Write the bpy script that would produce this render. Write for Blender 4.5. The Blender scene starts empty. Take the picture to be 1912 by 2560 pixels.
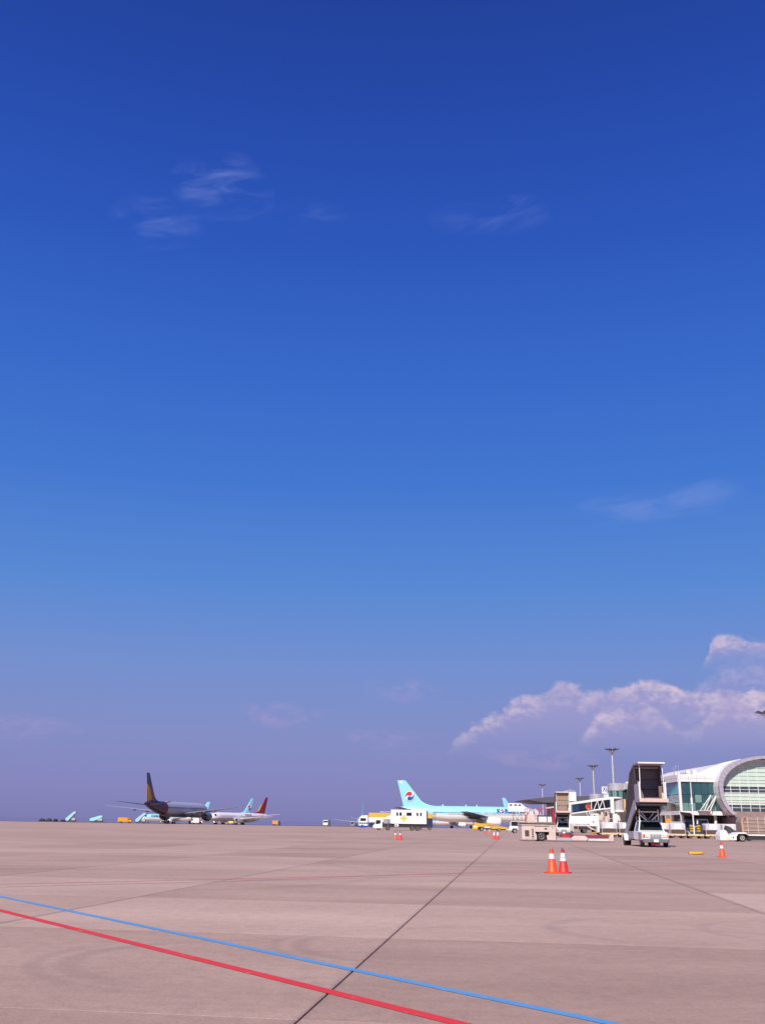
import bpy, bmesh, math, random
from mathutils import Vector, Matrix
R = math.radians
random.seed(7)
sc = bpy.context.scene
C = sc.collection

# ------------------------------------------------------------------ camera
EYE = 1.45
PITCH, ROLL = 17.59, 0.917
cam = bpy.data.cameras.new('camera')
cam.sensor_fit = 'VERTICAL'; cam.sensor_height = 36.0; cam.lens = 36.0 * 2450 / 2560
cam.clip_start = 0.1; cam.clip_end = 80000
cam_o = bpy.data.objects.new('camera', cam); C.objects.link(cam_o)
cam_o.matrix_world = Matrix.Translation((0, 0, EYE)) @ Matrix.Rotation(R(90 + PITCH), 4, 'X') @ Matrix.Rotation(R(ROLL), 4, 'Z')
sc.camera = cam_o

# ------------------------------------------------------------------ world
SUN_EL = 43.0
SUN_DIR = Vector((-0.36, -0.933, 0)).normalized() * math.cos(R(SUN_EL)) + Vector((0, 0, math.sin(R(SUN_EL))))
world = bpy.data.worlds.new('World'); sc.world = world; world.use_nodes = True
nt = world.node_tree; N = nt.nodes; N.clear()


def lin(r, g, b):
    f = lambda c: (c / 255 / 12.92) if c / 255 <= .04045 else ((c / 255 + .055) / 1.055) ** 2.4
    return (f(r), f(g), f(b), 1)


def mk(tree):
    def m(op, a, b=None, c=None, clamp=False):
        n = tree.nodes.new('ShaderNodeMath'); n.operation = op; n.use_clamp = clamp
        for i, v in enumerate((a, b, c)):
            if v is None: continue
            if isinstance(v, (int, float)): n.inputs[i].default_value = v
            else: tree.links.new(v, n.inputs[i])
        return n.outputs[0]
    return m


def mixc(tree, fac, a, b, mode='MIX'):
    n = tree.nodes.new('ShaderNodeMix'); n.data_type = 'RGBA'; n.blend_type = mode
    for s, v in ((n.inputs[0], fac), (n.inputs[6], a), (n.inputs[7], b)):
        if isinstance(v, (int, float)): s.default_value = v
        elif isinstance(v, tuple): s.default_value = v
        else: tree.links.new(v, s)
    return n.outputs[2]


def ramp(tree, fac, stops, interp='LINEAR'):
    n = tree.nodes.new('ShaderNodeValToRGB'); n.color_ramp.interpolation = interp
    e = n.color_ramp.elements
    while len(e) < len(stops): e.new(0.5)
    for el, (p, c) in zip(e, stops): el.position = p; el.color = c
    tree.links.new(fac, n.inputs[0])
    return n.outputs[0]


def noise(tree, vec, scale, detail=4, rough=.55, dist=0):
    n = tree.nodes.new('ShaderNodeTexNoise'); n.inputs['Scale'].default_value = scale
    n.inputs['Detail'].default_value = detail; n.inputs['Roughness'].default_value = rough
    n.inputs['Distortion'].default_value = dist
    if vec is not None: tree.links.new(vec, n.inputs['Vector'])
    return n.outputs[0]


m = mk(nt); L = nt.links.new
tc = N.new('ShaderNodeTexCoord')
sep = N.new('ShaderNodeSeparateXYZ'); L(tc.outputs['Generated'], sep.inputs[0])
dx, dy, dz = sep.outputs
el = m('MULTIPLY', m('ARCSINE', dz), 180 / math.pi)
az = m('MULTIPLY', m('ARCTAN2', dx, dy), 180 / math.pi)
elf = m('DIVIDE', m('MAXIMUM', el, 0), 90)
grad = ramp(nt, elf, [(0.0, lin(124, 124, 182)), (1.6 / 90, lin(130, 130, 190)), (4.6 / 90, lin(130, 139, 198)), (8.3 / 90, lin(116, 143, 208)),
                      (13 / 90, lin(88, 137, 214)), (19 / 90, lin(66, 120, 211)), (26 / 90, lin(53, 104, 204)), (33 / 90, lin(42, 87, 190)),
                      (40 / 90, lin(35, 73, 172)), (47 / 90, lin(30, 62, 152)), (1.0, lin(22, 46, 122))])
sky = N.new('ShaderNodeTexSky'); sky.sky_type = 'NISHITA'; sky.sun_disc = False
sky.sun_elevation = R(SUN_EL); sky.sun_rotation = math.atan2(SUN_DIR.x, SUN_DIR.y)
sky.air_density = 1.0; sky.dust_density = 0.6; sky.ozone_density = 2.5
nis = mixc(nt, 1.0, sky.outputs[0], (0.075, 0.075, 0.075, 1), 'MULTIPLY')
base = mixc(nt, 0.07, grad, nis)


def sstep(v, lo, hi):
    n = N.new('ShaderNodeMapRange'); n.interpolation_type = 'SMOOTHSTEP'; L(v, n.inputs[0]); n.inputs[1].default_value = lo; n.inputs[2].default_value = hi
    return n.outputs[0]


def cnoise(a_, e_, kx, ky, seed, det=5, rough=.56, dist=0):
    cv = N.new('ShaderNodeCombineXYZ'); L(m('MULTIPLY', a_, kx), cv.inputs[0]); L(m('MULTIPLY', e_, ky), cv.inputs[1]); cv.inputs[2].default_value = seed
    return m('SUBTRACT', noise(nt, cv.outputs[0], 1.0, det, rough, dist), .5)


NA, NB, NR = None, None, None
def shared():
    global NA, NB, NR
    NA = cnoise(az, el, .75, 1.15, 3.1); NB = cnoise(az, el, 2.2, 3.0, 8.1, 3); NR = m('ADD', .5, m('MULTIPLY', sstep(cnoise(az, el, .45, .5, 23.1, 1, .5, 0), -.12, .12), .5))
shared()


def bank(col, pts, seed, foot, body_op, rim_op, soft=.45, amp=1.3):
    """a heap of cumulus: pts is its crest (azimuth, elevation); it fades out between the two foot elevations"""
    fc = N.new('ShaderNodeFloatCurve'); cu = fc.mapping.curves[0]
    pts = [(-60, 0)] * (pts[0][0] > -60) + pts + [(60, 0)] * (pts[-1][0] < 60)
    while len(cu.points) < len(pts): cu.points.new(.5, .5)
    for p, (x, y) in zip(cu.points, pts): p.location = ((x + 60) / 120, max(0, y) / 15)
    fc.mapping.update(); L(m('DIVIDE', m('ADD', az, 60), 120, None, True), fc.inputs['Value'])
    T = m('MULTIPLY', fc.outputs[0], 15)
    n1 = NA if seed < 5 else m('MULTIPLY', NA, -1); n2 = NB
    h = m('SUBTRACT', m('ADD', T, m('ADD', m('MULTIPLY', n1, amp), m('MULTIPLY', n2, .45))), el)
    d = m('MULTIPLY', sstep(h, 0, soft), sstep(el, *foot))
    lump = m('ADD', m('MULTIPLY', n1, 3.0), m('MULTIPLY', n2, 1.8))
    rim = m('MULTIPLY', sstep(m('ADD', m('SUBTRACT', 1.15, m('MULTIPLY', h, .60)), lump), .1, 1.35), NR)
    c_ = mixc(nt, rim, lin(167, 158, 205), lin(215, 197, 216))
    o_ = m('MULTIPLY', d, m('ADD', body_op, m('MULTIPLY', rim, rim_op - body_op)))
    return mixc(nt, o_, col, c_)


col = base
far_r = [(26, 7.5), (31, 6.5), (36, 7.4), (42, 6), (48, 6.6), (55, 5)]
col = bank(col, [(17.4, 7.8), (18.6, 9.5), (19.3, 10.3), (20.2, 10.2), (21.2, 10.0), (22.4, 10.2), (24, 10.5), (28, 9.5), (31, 7)], 2.3, (8.0, 9.9), .6, .9)
col = bank(col, [(16, 5), (17.8, 7.6), (19.2, 8.6), (20.5, 8.9), (23, 9)] + far_r, 7.7, (5.5, 8.8), .5, .65, 1.2)
col = bank(col, [(3.0, 3.4), (4.3, 4.6), (5.4, 5.5), (7, 6.4), (8, 7.1), (9.5, 7.3), (10.7, 8.0), (11.6, 7.7), (12.7, 7.35), (13.6, 7.5), (14.4, 7.9), (15.4, 8.0), (16.3, 7.7), (17.5, 7.4), (20, 7.3), (22, 7.4)] + far_r, 3.1, (3.3, 6.4), .60, .92)
col = bank(col, [(11, 4.5), (12, 5.9), (13.2, 6.5), (14.5, 6.6), (15.8, 6.2), (17.2, 5.4), (18.2, 6.2), (19.4, 6.95), (20.3, 7.0), (21.2, 6.4), (22.5, 5.8), (30, 5)], 5.9, (3.6, 6.0), .5, .85, .7)


def wisp(col, blobs, kx, ky, seed, lo, hi, op, c_, tilt=0.0):
    e2 = m('ADD', el, m('MULTIPLY', az, tilt))
    w1 = cnoise(az, el, .25, .4, seed + 3, 1); az2 = m('ADD', az, m('MULTIPLY', w1, 3.0)); el2 = m('ADD', el, m('MULTIPLY', w1, 1.6))
    nz = m('ADD', cnoise(az, e2, kx, ky, seed, 5, .55, .5), .5)
    acc = None
    for a, e, wa, we, s in blobs:
        u = m('DIVIDE', m('SUBTRACT', az2, a), wa); v = m('DIVIDE', m('SUBTRACT', el2, e), we)
        d = m('MULTIPLY', m('SUBTRACT', 1, m('ADD', m('MULTIPLY', u, u), m('MULTIPLY', v, v)), None, True), s)
        acc = d if acc is None else m('MAXIMUM', acc, d)
    return mixc(nt, m('MULTIPLY', m('MULTIPLY', acc, sstep(nz, lo, hi)), op), col, c_)


col = wisp(col, [(-5.7, 5.7, 3.2, .9, 1), (1.4, 7.4, 2.6, .8, .8), (0.0, 4.6, 2.2, .6, .8), (9, 3.7, 4, .7, .8), (-20, 4.6, 4, .8, .6)], .7, 1.4, 9.7, .35, .75, .5, lin(184, 160, 205))
col = wisp(col, [(-11, 35.2, 3.8, 1.9, .85), (-15, 33, 3.2, 1.5, .65), (-5.6, 34, 3, 1.1, .4), (7, 34.2, 4.2, 1.3, .42), (-34, 30, 8, 2, .9), (33, 27, 8, 2, .9),
                 (150, 30, 16, 3, .9)], .28, .95, 4.4, .42, .85, .5, lin(150, 168, 228), -.16)
col = wisp(col, [(16.2, 17.6, 4.8, 1.2, 1)], .22, .8, 12.3, .36, .78, .30, lin(160, 174, 228), .03)
bg = N.new('ShaderNodeBackground'); L(col, bg.inputs[0]); bg.inputs[1].default_value = 0.88
wo = N.new('ShaderNodeOutputWorld'); L(bg.outputs[0], wo.inputs[0])

# ------------------------------------------------------------------ sun
sun = bpy.data.lights.new('sun', 'SUN'); sun.energy = 5.0; sun.angle = R(.53); sun.color = (1, .93, .85)
so = bpy.data.objects.new('sun', sun); C.objects.link(so); so.location = (-30, -60, 60)
so.rotation_euler = SUN_DIR.to_track_quat('Z', 'Y').to_euler()
sc.view_settings.view_transform = 'Standard'; sc.view_settings.look = 'None'
sc.view_settings.exposure = 0.184; sc.view_settings.gamma = 1; sc.view_settings.use_curve_mapping = False

# ------------------------------------------------------------------ helpers
class MB:
    def __init__(s): s.v = []; s.f = []; s.m = []; s.k = 0
    def add(s, vs, fs):
        o = len(s.v); s.v += [tuple(p) for p in vs]
        for f in fs: s.f.append([o + i for i in f]); s.m.append(s.k)
        return s
    def mat(s, k): s.k = k; return s
    def box(s, x0, x1, y0, y1, z0, z1):
        return s.add([(x, y, z) for z in (z0, z1) for x, y in ((x0, y0), (x1, y0), (x1, y1), (x0, y1))],
                     [(3, 2, 1, 0), (4, 5, 6, 7), (0, 1, 5, 4), (1, 2, 6, 5), (2, 3, 7, 6), (3, 0, 4, 7)])
    def prism(s, pts, axis, a, b):
        f = {'y': lambda p, t: (p[0], t, p[1]), 'x': lambda p, t: (t, p[0], p[1]), 'z': lambda p, t: (p[0], p[1], t)}[axis]
        n = len(pts)
        return s.add([f(p, a) for p in pts] + [f(p, b) for p in pts],
                     [tuple(range(n))[::-1], tuple(range(n, 2 * n))] + [(i, (i + 1) % n, n + (i + 1) % n, n + i) for i in range(n)])
    def loft(s, rings, cap=True):
        n = len(rings[0]); vs = [p for r in rings for p in r]; fs = []
        for j in range(len(rings) - 1):
            fs += [(j * n + i, j * n + (i + 1) % n, (j + 1) * n + (i + 1) % n, (j + 1) * n + i) for i in range(n)]
        if cap: fs += [tuple(range(n))[::-1], tuple(range((len(rings) - 1) * n, len(rings) * n))]
        return s.add(vs, fs)
    def lathe(s, prof, p, d, n=14, cap=True):
        d = Vector(d).normalized(); q = d.to_track_quat('Z', 'Y'); p = Vector(p)
        rings = [[p + q @ Vector((r * math.cos(2 * math.pi * i / n), r * math.sin(2 * math.pi * i / n), a)) for i in range(n)] for a, r in prof]
        return s.loft(rings, cap)
    def cyl(s, p, q, r, r2=None, n=10):
        d = Vector(q) - Vector(p)
        return s.lathe([(0, r), (d.length, r if r2 is None else r2)], p, d, n)
    def tube(s, pts, r, n=6):
        for a, b in zip(pts, pts[1:]): s.cyl(a, b, r, None, n)
        return s
    def mesh(s, name, mats, smooth=False):
        me = bpy.data.meshes.new(name); me.from_pydata(s.v, [], s.f)
        for x in (mats if isinstance(mats, (list, tuple)) else [mats]): me.materials.append(x)
        for p, k in zip(me.polygons, s.m): p.material_index = k
        bm = bmesh.new(); bm.from_mesh(me); bmesh.ops.recalc_face_normals(bm, faces=bm.faces); bm.to_mesh(me); bm.free()
        if smooth:
            for p in me.polygons: p.use_smooth = True
        return me
    def build(s, name, mats, parent=None, smooth=False, bevel=0, loc=None, seg=1):
        o = bpy.data.objects.new(name, s.mesh(name, mats, smooth)); C.objects.link(o)
        if parent: o.parent = parent
        if loc: o.location = loc
        if bevel:
            b = o.modifiers.new('bevel', 'BEVEL'); b.width = bevel; b.segments = seg; b.limit_method = 'ANGLE'; b.angle_limit = R(40)
        if smooth and smooth != 'full':
            e = o.modifiers.new('split', 'EDGE_SPLIT'); e.split_angle = R(35)
        return o


def thing(name, label, cat, loc=(0, 0, 0), rz=0, group=None):
    o = bpy.data.objects.new(name, None); C.objects.link(o); o.empty_display_size = .2
    o.location = loc; o.rotation_euler = (0, 0, R(rz)); tag(o, label, cat, group); return o


def tag(o, label, cat, group=None):
    o['label'] = label; o['category'] = cat
    if group: o['group'] = group
    return o


def struct(o): o['kind'] = 'structure'; return o


def copy_tree(o, parent=None):
    c = o.copy(); C.objects.link(c); c.parent = parent
    for ch in list(o.children): copy_tree(ch, c)
    return c


def obj(name, me, parent, loc=(0, 0, 0)):
    o = bpy.data.objects.new(name, me); C.objects.link(o); o.parent = parent; o.location = loc; return o


MATS = {}
def paint(name, c, rough=.5, metal=0.0, var=.12, scale=2.0, coat=0.0, dirt=.0, spec=.5):
    if name in MATS: return MATS[name]
    mt = bpy.data.materials.new(name); mt.use_nodes = True; t = mt.node_tree; b = t.nodes['Principled BSDF']; mm = mk(t)
    tcn = t.nodes.new('ShaderNodeTexCoord')
    nz = noise(t, tcn.outputs['Object'], scale, 5, .6)
    c4 = tuple(c) + (1,)
    lo = tuple(max(0, x * (1 - var)) for x in c) + (1,); hi = tuple(min(.95, x * (1 + var * .6)) for x in c) + (1,)
    colr = ramp(t, nz, [(.3, lo), (.7, hi)])
    if dirt:
        nz2 = noise(t, tcn.outputs['Object'], scale * 2.3, 6, .7)
        f = mm('MULTIPLY', mm('SUBTRACT', nz2, .48, None, True), dirt * 5, None, True)
        colr = mixc(t, f, colr, (.16, .12, .10, 1))
    t.links.new(colr, b.inputs['Base Color'])
    rr = mm('ADD', rough - .08, mm('MULTIPLY', nz, .16), None, True)
    t.links.new(rr, b.inputs['Roughness'])
    b.inputs['Metallic'].default_value = metal; b.inputs['Coat Weight'].default_value = coat; b.inputs['Specular IOR Level'].default_value = spec
    MATS[name] = mt; return mt


white = paint('white_paint', (.78, .76, .73), .4, var=.08, dirt=.05)
white_clean = paint('white_gloss', (.80, .79, .77), .3, var=.05)
grey_l = paint('light_grey_paint', (.42, .40, .44), .45, dirt=.06)
grey = paint('grey_metal', (.25, .24, .25), .45, .3)
dgrey = paint('dark_grey', (.06, .058, .06), .55)
black = paint('black_rubber', (.018, .017, .017), .75)
chassis = paint('chassis_dark', (.03, .026, .025), .7, dirt=.1)
glass = paint('dark_glass', (.015, .02, .022), .08, coat=.3)
steel = paint('galvanised_steel', (.50, .48, .48), .5, .15)
rimw = paint('cream_rim', (.72, .68, .55), .5)
rimg = paint('grey_rim', (.28, .25, .24), .5, .4)
yellow = paint('yellow_paint', (.72, .42, .02), .45, dirt=.12)
orange = paint('orange_paint', (.80, .30, .015), .5, dirt=.05)
red = paint('red_paint', (.50, .03, .035), .5, dirt=.06)
beige = paint('beige_paint', (.62, .50, .43), .5, dirt=.08)
brown = paint('brown_canvas', (.20, .13, .10), .8, dirt=.1)
ke_blue = paint('pale_blue_paint', (.30, .66, .76), .35, var=.05)
ke_blue2 = paint('stair_blue_paint', (.34, .58, .66), .45, var=.1)
silver = paint('silver_skin', (.62, .60, .60), .35, .35)
as_grey = paint('grey_airliner_skin', (.41, .39, .46), .35, var=.06)
navy = paint('navy_paint', (.02, .03, .10), .4)
txt_blue = paint('lettering_blue', (.012, .05, .30), .5)
mark_red = paint('emblem_red', (.62, .02, .04), .5)
mark_blue = paint('emblem_blue', (.01, .08, .42), .5)
cone_or = paint('cone_orange', (.80, .085, .012), .5, var=.18, scale=7, dirt=.07)
cone_rd = paint('cone_red', (.68, .03, .018), .5, var=.18, scale=7, dirt=.07)
cone_tip = paint('cone_faded_tip', (.34, .02, .05), .5)
cone_wh = paint('cone_white_band', (.70, .68, .65), .45, scale=9, dirt=.12)

# ------------------------------------------------------------------ ground
def concrete(name, slabvar):
    mt = bpy.data.materials.new(name); mt.use_nodes = True; t = mt.node_tree; b = t.nodes['Principled BSDF']; mm = mk(t); lk = t.links.new
    ge = t.nodes.new('ShaderNodeNewGeometry')
    big = noise(t, ge.outputs['Position'], .055, 3, .6)
    mp = t.nodes.new('ShaderNodeMapping'); lk(ge.outputs['Position'], mp.inputs[0]); mp.inputs['Rotation'].default_value = (0, 0, R(-50)); mp.inputs['Scale'].default_value = (.4, .9, 1)
    mid = noise(t, mp.outputs[0], .5, 6, .62)
    mp2 = t.nodes.new('ShaderNodeMapping'); lk(ge.outputs['Position'], mp2.inputs[0]); mp2.inputs['Rotation'].default_value = (0, 0, R(7.6)); mp2.inputs['Scale'].default_value = (.10, 1.6, 1)
    trk = noise(t, mp2.outputs[0], .38, 5, .6)
    fine = noise(t, ge.outputs['Position'], 22, 5, .85)
    f = mm('ADD', mm('ADD', mm('MULTIPLY', big, .5), -.0), mm('ADD', mm('MULTIPLY', mid, .46), mm('MULTIPLY', trk, .20)))
    if slabvar:
        oi = t.nodes.new('ShaderNodeObjectInfo'); f = mm('ADD', f, mm('MULTIPLY', mm('SUBTRACT', mm('ADD', mm('MULTIPLY', oi.outputs['Random'], .4), oi.outputs['Alpha']), .7), slabvar))
    c = ramp(t, f, [(.36, (.335, .215, .172, 1)), (.58, (.445, .298, .240, 1)), (.82, (.560, .392, .318, 1))])
    c = mixc(t, mm('MULTIPLY', mm('SUBTRACT', fine, .40), 1.9, None, True), c, mixc(t, 1.0, c, (.62, .6, .62, 1), 'MULTIPLY'))
    sp2 = noise(t, ge.outputs['Position'], 38, 3, .8); sp3 = noise(t, ge.outputs['Position'], 5, 4, .7)
    c = mixc(t, 1.0, c, ramp(t, mm('ADD', mm('MULTIPLY', sp2, .65), mm('MULTIPLY', sp3, .35)), [(.36, (.74, .74, .75, 1)), (.52, (1, 1, 1, 1)), (.68, (1.16, 1.15, 1.13, 1))]), 'MULTIPLY')
    # rubber tyre arcs and oil spots
    sp = t.nodes.new('ShaderNodeSeparateXYZ'); lk(ge.outputs['Position'], sp.inputs[0]); px, py = sp.outputs[0], sp.outputs[1]
    dark = None
    for cx, cy, r, w, sx, sy, k in ((-1.35, 11.6, 1.9, .17, -1, .1, .55), (-1.35, 11.6, 2.25, .12, -1, -.2, .4), (.75, 13.2, 1.7, .14, -1, -.3, .5), (.75, 13.2, 2.0, .10, -1, -.3, .35),
                                    (4.6, 15.6, 2.0, .18, -1, .0, .4), (6.8, 15.6, 1.9, .16, -1, .1, .35), (-9, 30, 9, .3, 1, -.4, .3), (10, 40, 12, .35, -1, -.3, .3), (3, 11, 5, .2, .2, 1, .22)):
        ux, uy = mm('SUBTRACT', px, cx), mm('SUBTRACT', py, cy)
        d = mm('SQRT', mm('ADD', mm('MULTIPLY', ux, ux), mm('MULTIPLY', uy, uy)))
        e = mm('DIVIDE', mm('SUBTRACT', d, r), w)
        ring = mm('SUBTRACT', 1, mm('MULTIPLY', e, e), None, True)
        side = mm('ADD', mm('DIVIDE', mm('ADD', mm('MULTIPLY', ux, sx), mm('MULTIPLY', uy, sy)), r), -.1, None, True)
        v = mm('MULTIPLY', mm('MULTIPLY', ring, side), k * .55)
        dark = v if dark is None else mm('MAXIMUM', dark, v)
    ssx, ssy = mm('SUBTRACT', px, 11.6), mm('DIVIDE', mm('SUBTRACT', py, 36.5), 1.6)
    spot = mm('SUBTRACT', 1, mm('ADD', mm('MULTIPLY', ssx, ssx), mm('MULTIPLY', ssy, ssy)), None, True)
    dark = mm('MAXIMUM', dark, mm('MULTIPLY', spot, .35))
    blot = noise(t, ge.outputs['Position'], .9, 5, .7)
    bl = mm('MULTIPLY', mm('SUBTRACT', blot, .58, None, True), 2.6, None, True)
    dark = mm('ADD', mm('MULTIPLY', dark, mm('ADD', .25, mm('MULTIPLY', sp3, 1.3))), mm('MULTIPLY', bl, .5), None, True)
    # dirt along the sealed joints, hairline cracks and small oil drips
    tt = mm('SUBTRACT', mm('MULTIPLY', px, .9912), mm('MULTIPLY', py, .1322)); wob = mm('MULTIPLY', mm('SUBTRACT', blot, .5), .10)
    for tk, wd, k in ((-1.68, .06, .25), (4.4, .09, .45), (-7.3, .09, .38), (-13.15, .10, .35), (10.4, .10, .25)):
        e = mm('DIVIDE', mm('ADD', mm('SUBTRACT', tt, tk), wob), wd); v = mm('MULTIPLY', mm('SUBTRACT', 1, mm('MULTIPLY', e, e), None, True), k)
        dark = mm('MAXIMUM', dark, mm('MULTIPLY', v, mm('ADD', .35, blot)))
    vo = t.nodes.new('ShaderNodeTexVoronoi'); vo.inputs['Scale'].default_value = .8; lk(ge.outputs['Position'], vo.inputs['Vector'])
    drip = mm('MULTIPLY', mm('SUBTRACT', .062, vo.outputs['Distance'], None, True), 16, None, True)
    dark = mm('MAXIMUM', dark, mm('MULTIPLY', drip, mm('MULTIPLY', mm('SUBTRACT', blot, .45, None, True), 3, None, True)))
    c = mixc(t, dark, c, (.16, .125, .12, 1))
    lk(c, b.inputs['Base Color']); b.inputs['Roughness'].default_value = .82; b.inputs['Specular IOR Level'].default_value = .3
    bp = t.nodes.new('ShaderNodeBump'); bp.inputs['Strength'].default_value = .25; bp.inputs['Distance'].default_value = .01
    lk(fine, bp.inputs['Height']); lk(bp.outputs[0], b.inputs['Normal'])
    return mt


conc = concrete('concrete_slab', .46); conc_far = concrete('concrete_far', .10)
joint = paint('joint_filler', (.085, .068, .062), .9)
gmat = paint('dry_grass', (.045, .05, .025), .95, var=.4, scale=.3)

CREST = 352.0
def gz(d): return 0.0 if d < CREST else -(d - CREST) * 1.4 / 308
# terrain: joint bed under the slabs, far apron falling away, grass slope to the sea
b = MB(); rows = [(-60, -.05), (CREST, -.05), (660, -1.45), (900, -12), (1500, -34)]
b.loft([[(-2500, y, z), (2500, y, z), (2500, y, z - 6), (-2500, y, z - 6)] for y, z in rows])
gnd = struct(b.build('ground', joint))
b = MB(); b.add([(-500, CREST, 0.0), (700, CREST, 0.0), (700, 640, -1.31), (-500, 640, -1.31)], [(0, 1, 2, 3)])
struct(b.build('apron_beyond_crest', conc_far))
b = MB(); b.prism([(CREST + .2, -.02), (CREST + 1, .10), (CREST + 4, .12), (CREST + 6, -.1)], 'x', -600, 2); struct(b.build('grass_verge', gmat))
b = MB(); b.add([(-2500, 640, -1.25), (2500, 640, -1.25), (2500, 900, -11.8), (-2500, 900, -11.8)], [(0, 1, 2, 3)]); b.add([(-2500, 900, -11.8), (2500, 900, -11.8), (2500, 1500, -33), (-2500, 1500, -33)], [(0, 1, 2, 3)])
struct(b.build('grass_slope', gmat))
sm = bpy.data.materials.new('sea_water'); sm.use_nodes = True; t = sm.node_tree; pb = t.nodes['Principled BSDF']
pb.inputs['Base Color'].default_value = (.03, .05, .12, 1); pb.inputs['Roughness'].default_value = .03; pb.inputs['IOR'].default_value = 1.33
bp = t.nodes.new('ShaderNodeBump'); bp.inputs['Strength'].default_value = .004
t.links.new(noise(t, t.nodes.new('ShaderNodeNewGeometry').outputs['Position'], .02, 3), bp.inputs['Height']); t.links.new(bp.outputs[0], pb.inputs['Normal'])
b = MB(); b.add([(-60000, 1100, -30), (60000, 1100, -30), (60000, 70000, -30), (-60000, 70000, -30)], [(0, 1, 2, 3)]); struct(b.build('sea', sm))

# apron slabs: a grid turned 7.6 degrees, joints recessed 4 cm
apron = bpy.data.objects.new('apron', None); C.objects.link(apron); apron['kind'] = 'structure'; apron.rotation_euler = (0, 0, R(-7.6))
cols = [-1.68 + i * 0 for i in (0,)]
tb = [-1.68, 4.4, 10.4, 16.4, 22.4, 28.4, 34.4, 40.4]
tb = [-7.3 - 6 * i + (.15 if i else 0) for i in range(7, -1, -1)] + tb
rows_s = [-3.5, 2.6, 8.2, 13.95, 19.6, 25.3, 31, 37, 43, 49, 55, 61]
cache = {}
def slab(w, l, mt, h=.05, gap=.018):
    k = (round(w, 2), round(l, 2), mt.name)
    if k not in cache:
        q = MB(); g1 = gap * .5; g2 = .004; c = .012
        x0, x1, y0, y1 = -w / 2 + g1, w / 2 - g1, -l / 2 + g2, l / 2 - g2
        rg = lambda i, z: [(x0 + i, y0 + i * .3, z), (x1 - i, y0 + i * .3, z), (x1 - i, y1 - i * .3, z), (x0 + i, y1 - i * .3, z)]
        q.loft([rg(0, -h), rg(0, -.006), rg(c, 0)])
        cache[k] = q.mesh('slab', mt)
    return cache[k]
for j in range(len(rows_s) - 1):
    s0, s1 = rows_s[j], rows_s[j + 1]
    for i in range(len(tb) - 1):
        t0, t1 = tb[i], tb[i + 1]; tm, smid = (t0 + t1) / 2, (s0 + s1) / 2
        x = .9912 * tm + .1322 * smid
        if abs(x) > 6 + .46 * max(s1, 6): continue
        sl = obj('slab', slab(t1 - t0, s1 - s0, conc), apron, (tm, smid, 0))
        tone = {3: .78, 2: .40, 4: .58, 1: .42, 5: .5}.get(j, .5) + random.uniform(-.12, .12) - (.12 if t1 < -7 and j in (3, 4) else 0); sl.color = (1, 1, 1, tone)
# long bays further out, where the cross joints are no longer seen
for i in range(-46, 52):
    t0 = -1.68 + 6.05 * i; s0, s1 = 61, 420
    q = MB(); g1 = .008
    pts = [(t0 + g1, s0 + .01), (t0 + 6.05 - g1, s0 + .01)]
    def ycap(tt): return (CREST + .1322 * tt) / .9912
    pts += [(t0 + 6.05 - g1, ycap(t0 + 6.05)), (t0 + g1, ycap(t0))]
    q.prism(pts, 'z', -.05, 0); q.build('slab', conc_far, apron).color = (1, 1, 1, .5)
# the near apron outside the slab grid
for t0, t1 in ((-200, tb[0]), (tb[-1], 220)):
    q = MB(); q.box(t0 + .01, t1 - .01, -50, 60.99, -.05, 0); q.build('slab', conc_far, apron)

def stripe(name, p, q, w, mt, label, ext=0):
    p, q = Vector(p), Vector(q); d = (q - p).normalized(); n = Vector((-d.y, d.x)) * w / 2
    p, q = p - d * ext, q + d * ext
    bb = MB(); nseg = 40
    for i in range(nseg):
        a, c = p.lerp(q, i / nseg), p.lerp(q, (i + 1) / nseg)
        bb.add([(a + n).to_3d() + Vector((0, 0, .004)), (a - n).to_3d() + Vector((0, 0, .004)), (c - n).to_3d() + Vector((0, 0, .004)), (c + n).to_3d() + Vector((0, 0, .004))], [(0, 1, 2, 3)])
    o = bb.build(name, mt); o['label'] = label; struct(o); return o
def roadpaint(name, c, wear):
    mt = bpy.data.materials.new(name); mt.use_nodes = True; t = mt.node_tree; bs = t.nodes['Principled BSDF']; mm = mk(t)
    ge = t.nodes.new('ShaderNodeNewGeometry')
    a = noise(t, ge.outputs['Position'], 9, 6, .7); a2 = noise(t, ge.outputs['Position'], .8, 3, .6)
    cc = mixc(t, a2, tuple(x * .82 for x in c) + (1,), tuple(c) + (1,))
    w = mm('MULTIPLY', mm('SUBTRACT', mm('ADD', a, mm('MULTIPLY', a2, .3)), 1 - wear, None, True), 6, None, True)
    cc = mixc(t, w, cc, (.46, .32, .265, 1)); t.links.new(cc, bs.inputs['Base Color']); bs.inputs['Roughness'].default_value = .6
    return mt
lr = roadpaint('red_line_paint', (.72, .036, .027), .24); lb = roadpaint('blue_line_paint', (.10, .31, .62), .24)
lrw = roadpaint('worn_red_line_paint', (.74, .20, .17), .36); lbw = roadpaint('worn_blue_line_paint', (.36, .38, .46), .5)
stripe('painted_line', (-7.18, 20.07), (1.83, 8.38), .125, lb, 'fresh blue line painted across the apron in the foreground', 12)
stripe('painted_line', (-6.10, 17.14), (.65, 8.28), .15, lr, 'fresh red line painted across the apron in the foreground', 12)
stripe('painted_line', (-8.45, 23.54), (.4, 30.3), .11, lrw, 'thin worn red line crossing the apron behind the fresh lines', 6)
stripe('painted_line', (.62, 30.5), (17.8, 47.7), .11, lrw, 'thin worn red line running past the nearest cones', 6)
stripe('painted_line', (-8.11, 22.63), (.4, 29.2), .10, lbw, 'thin worn blue line crossing the apron behind the fresh lines', 6)
omark = roadpaint('orange_mark_paint', (.70, .25, .06), .5)
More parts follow.
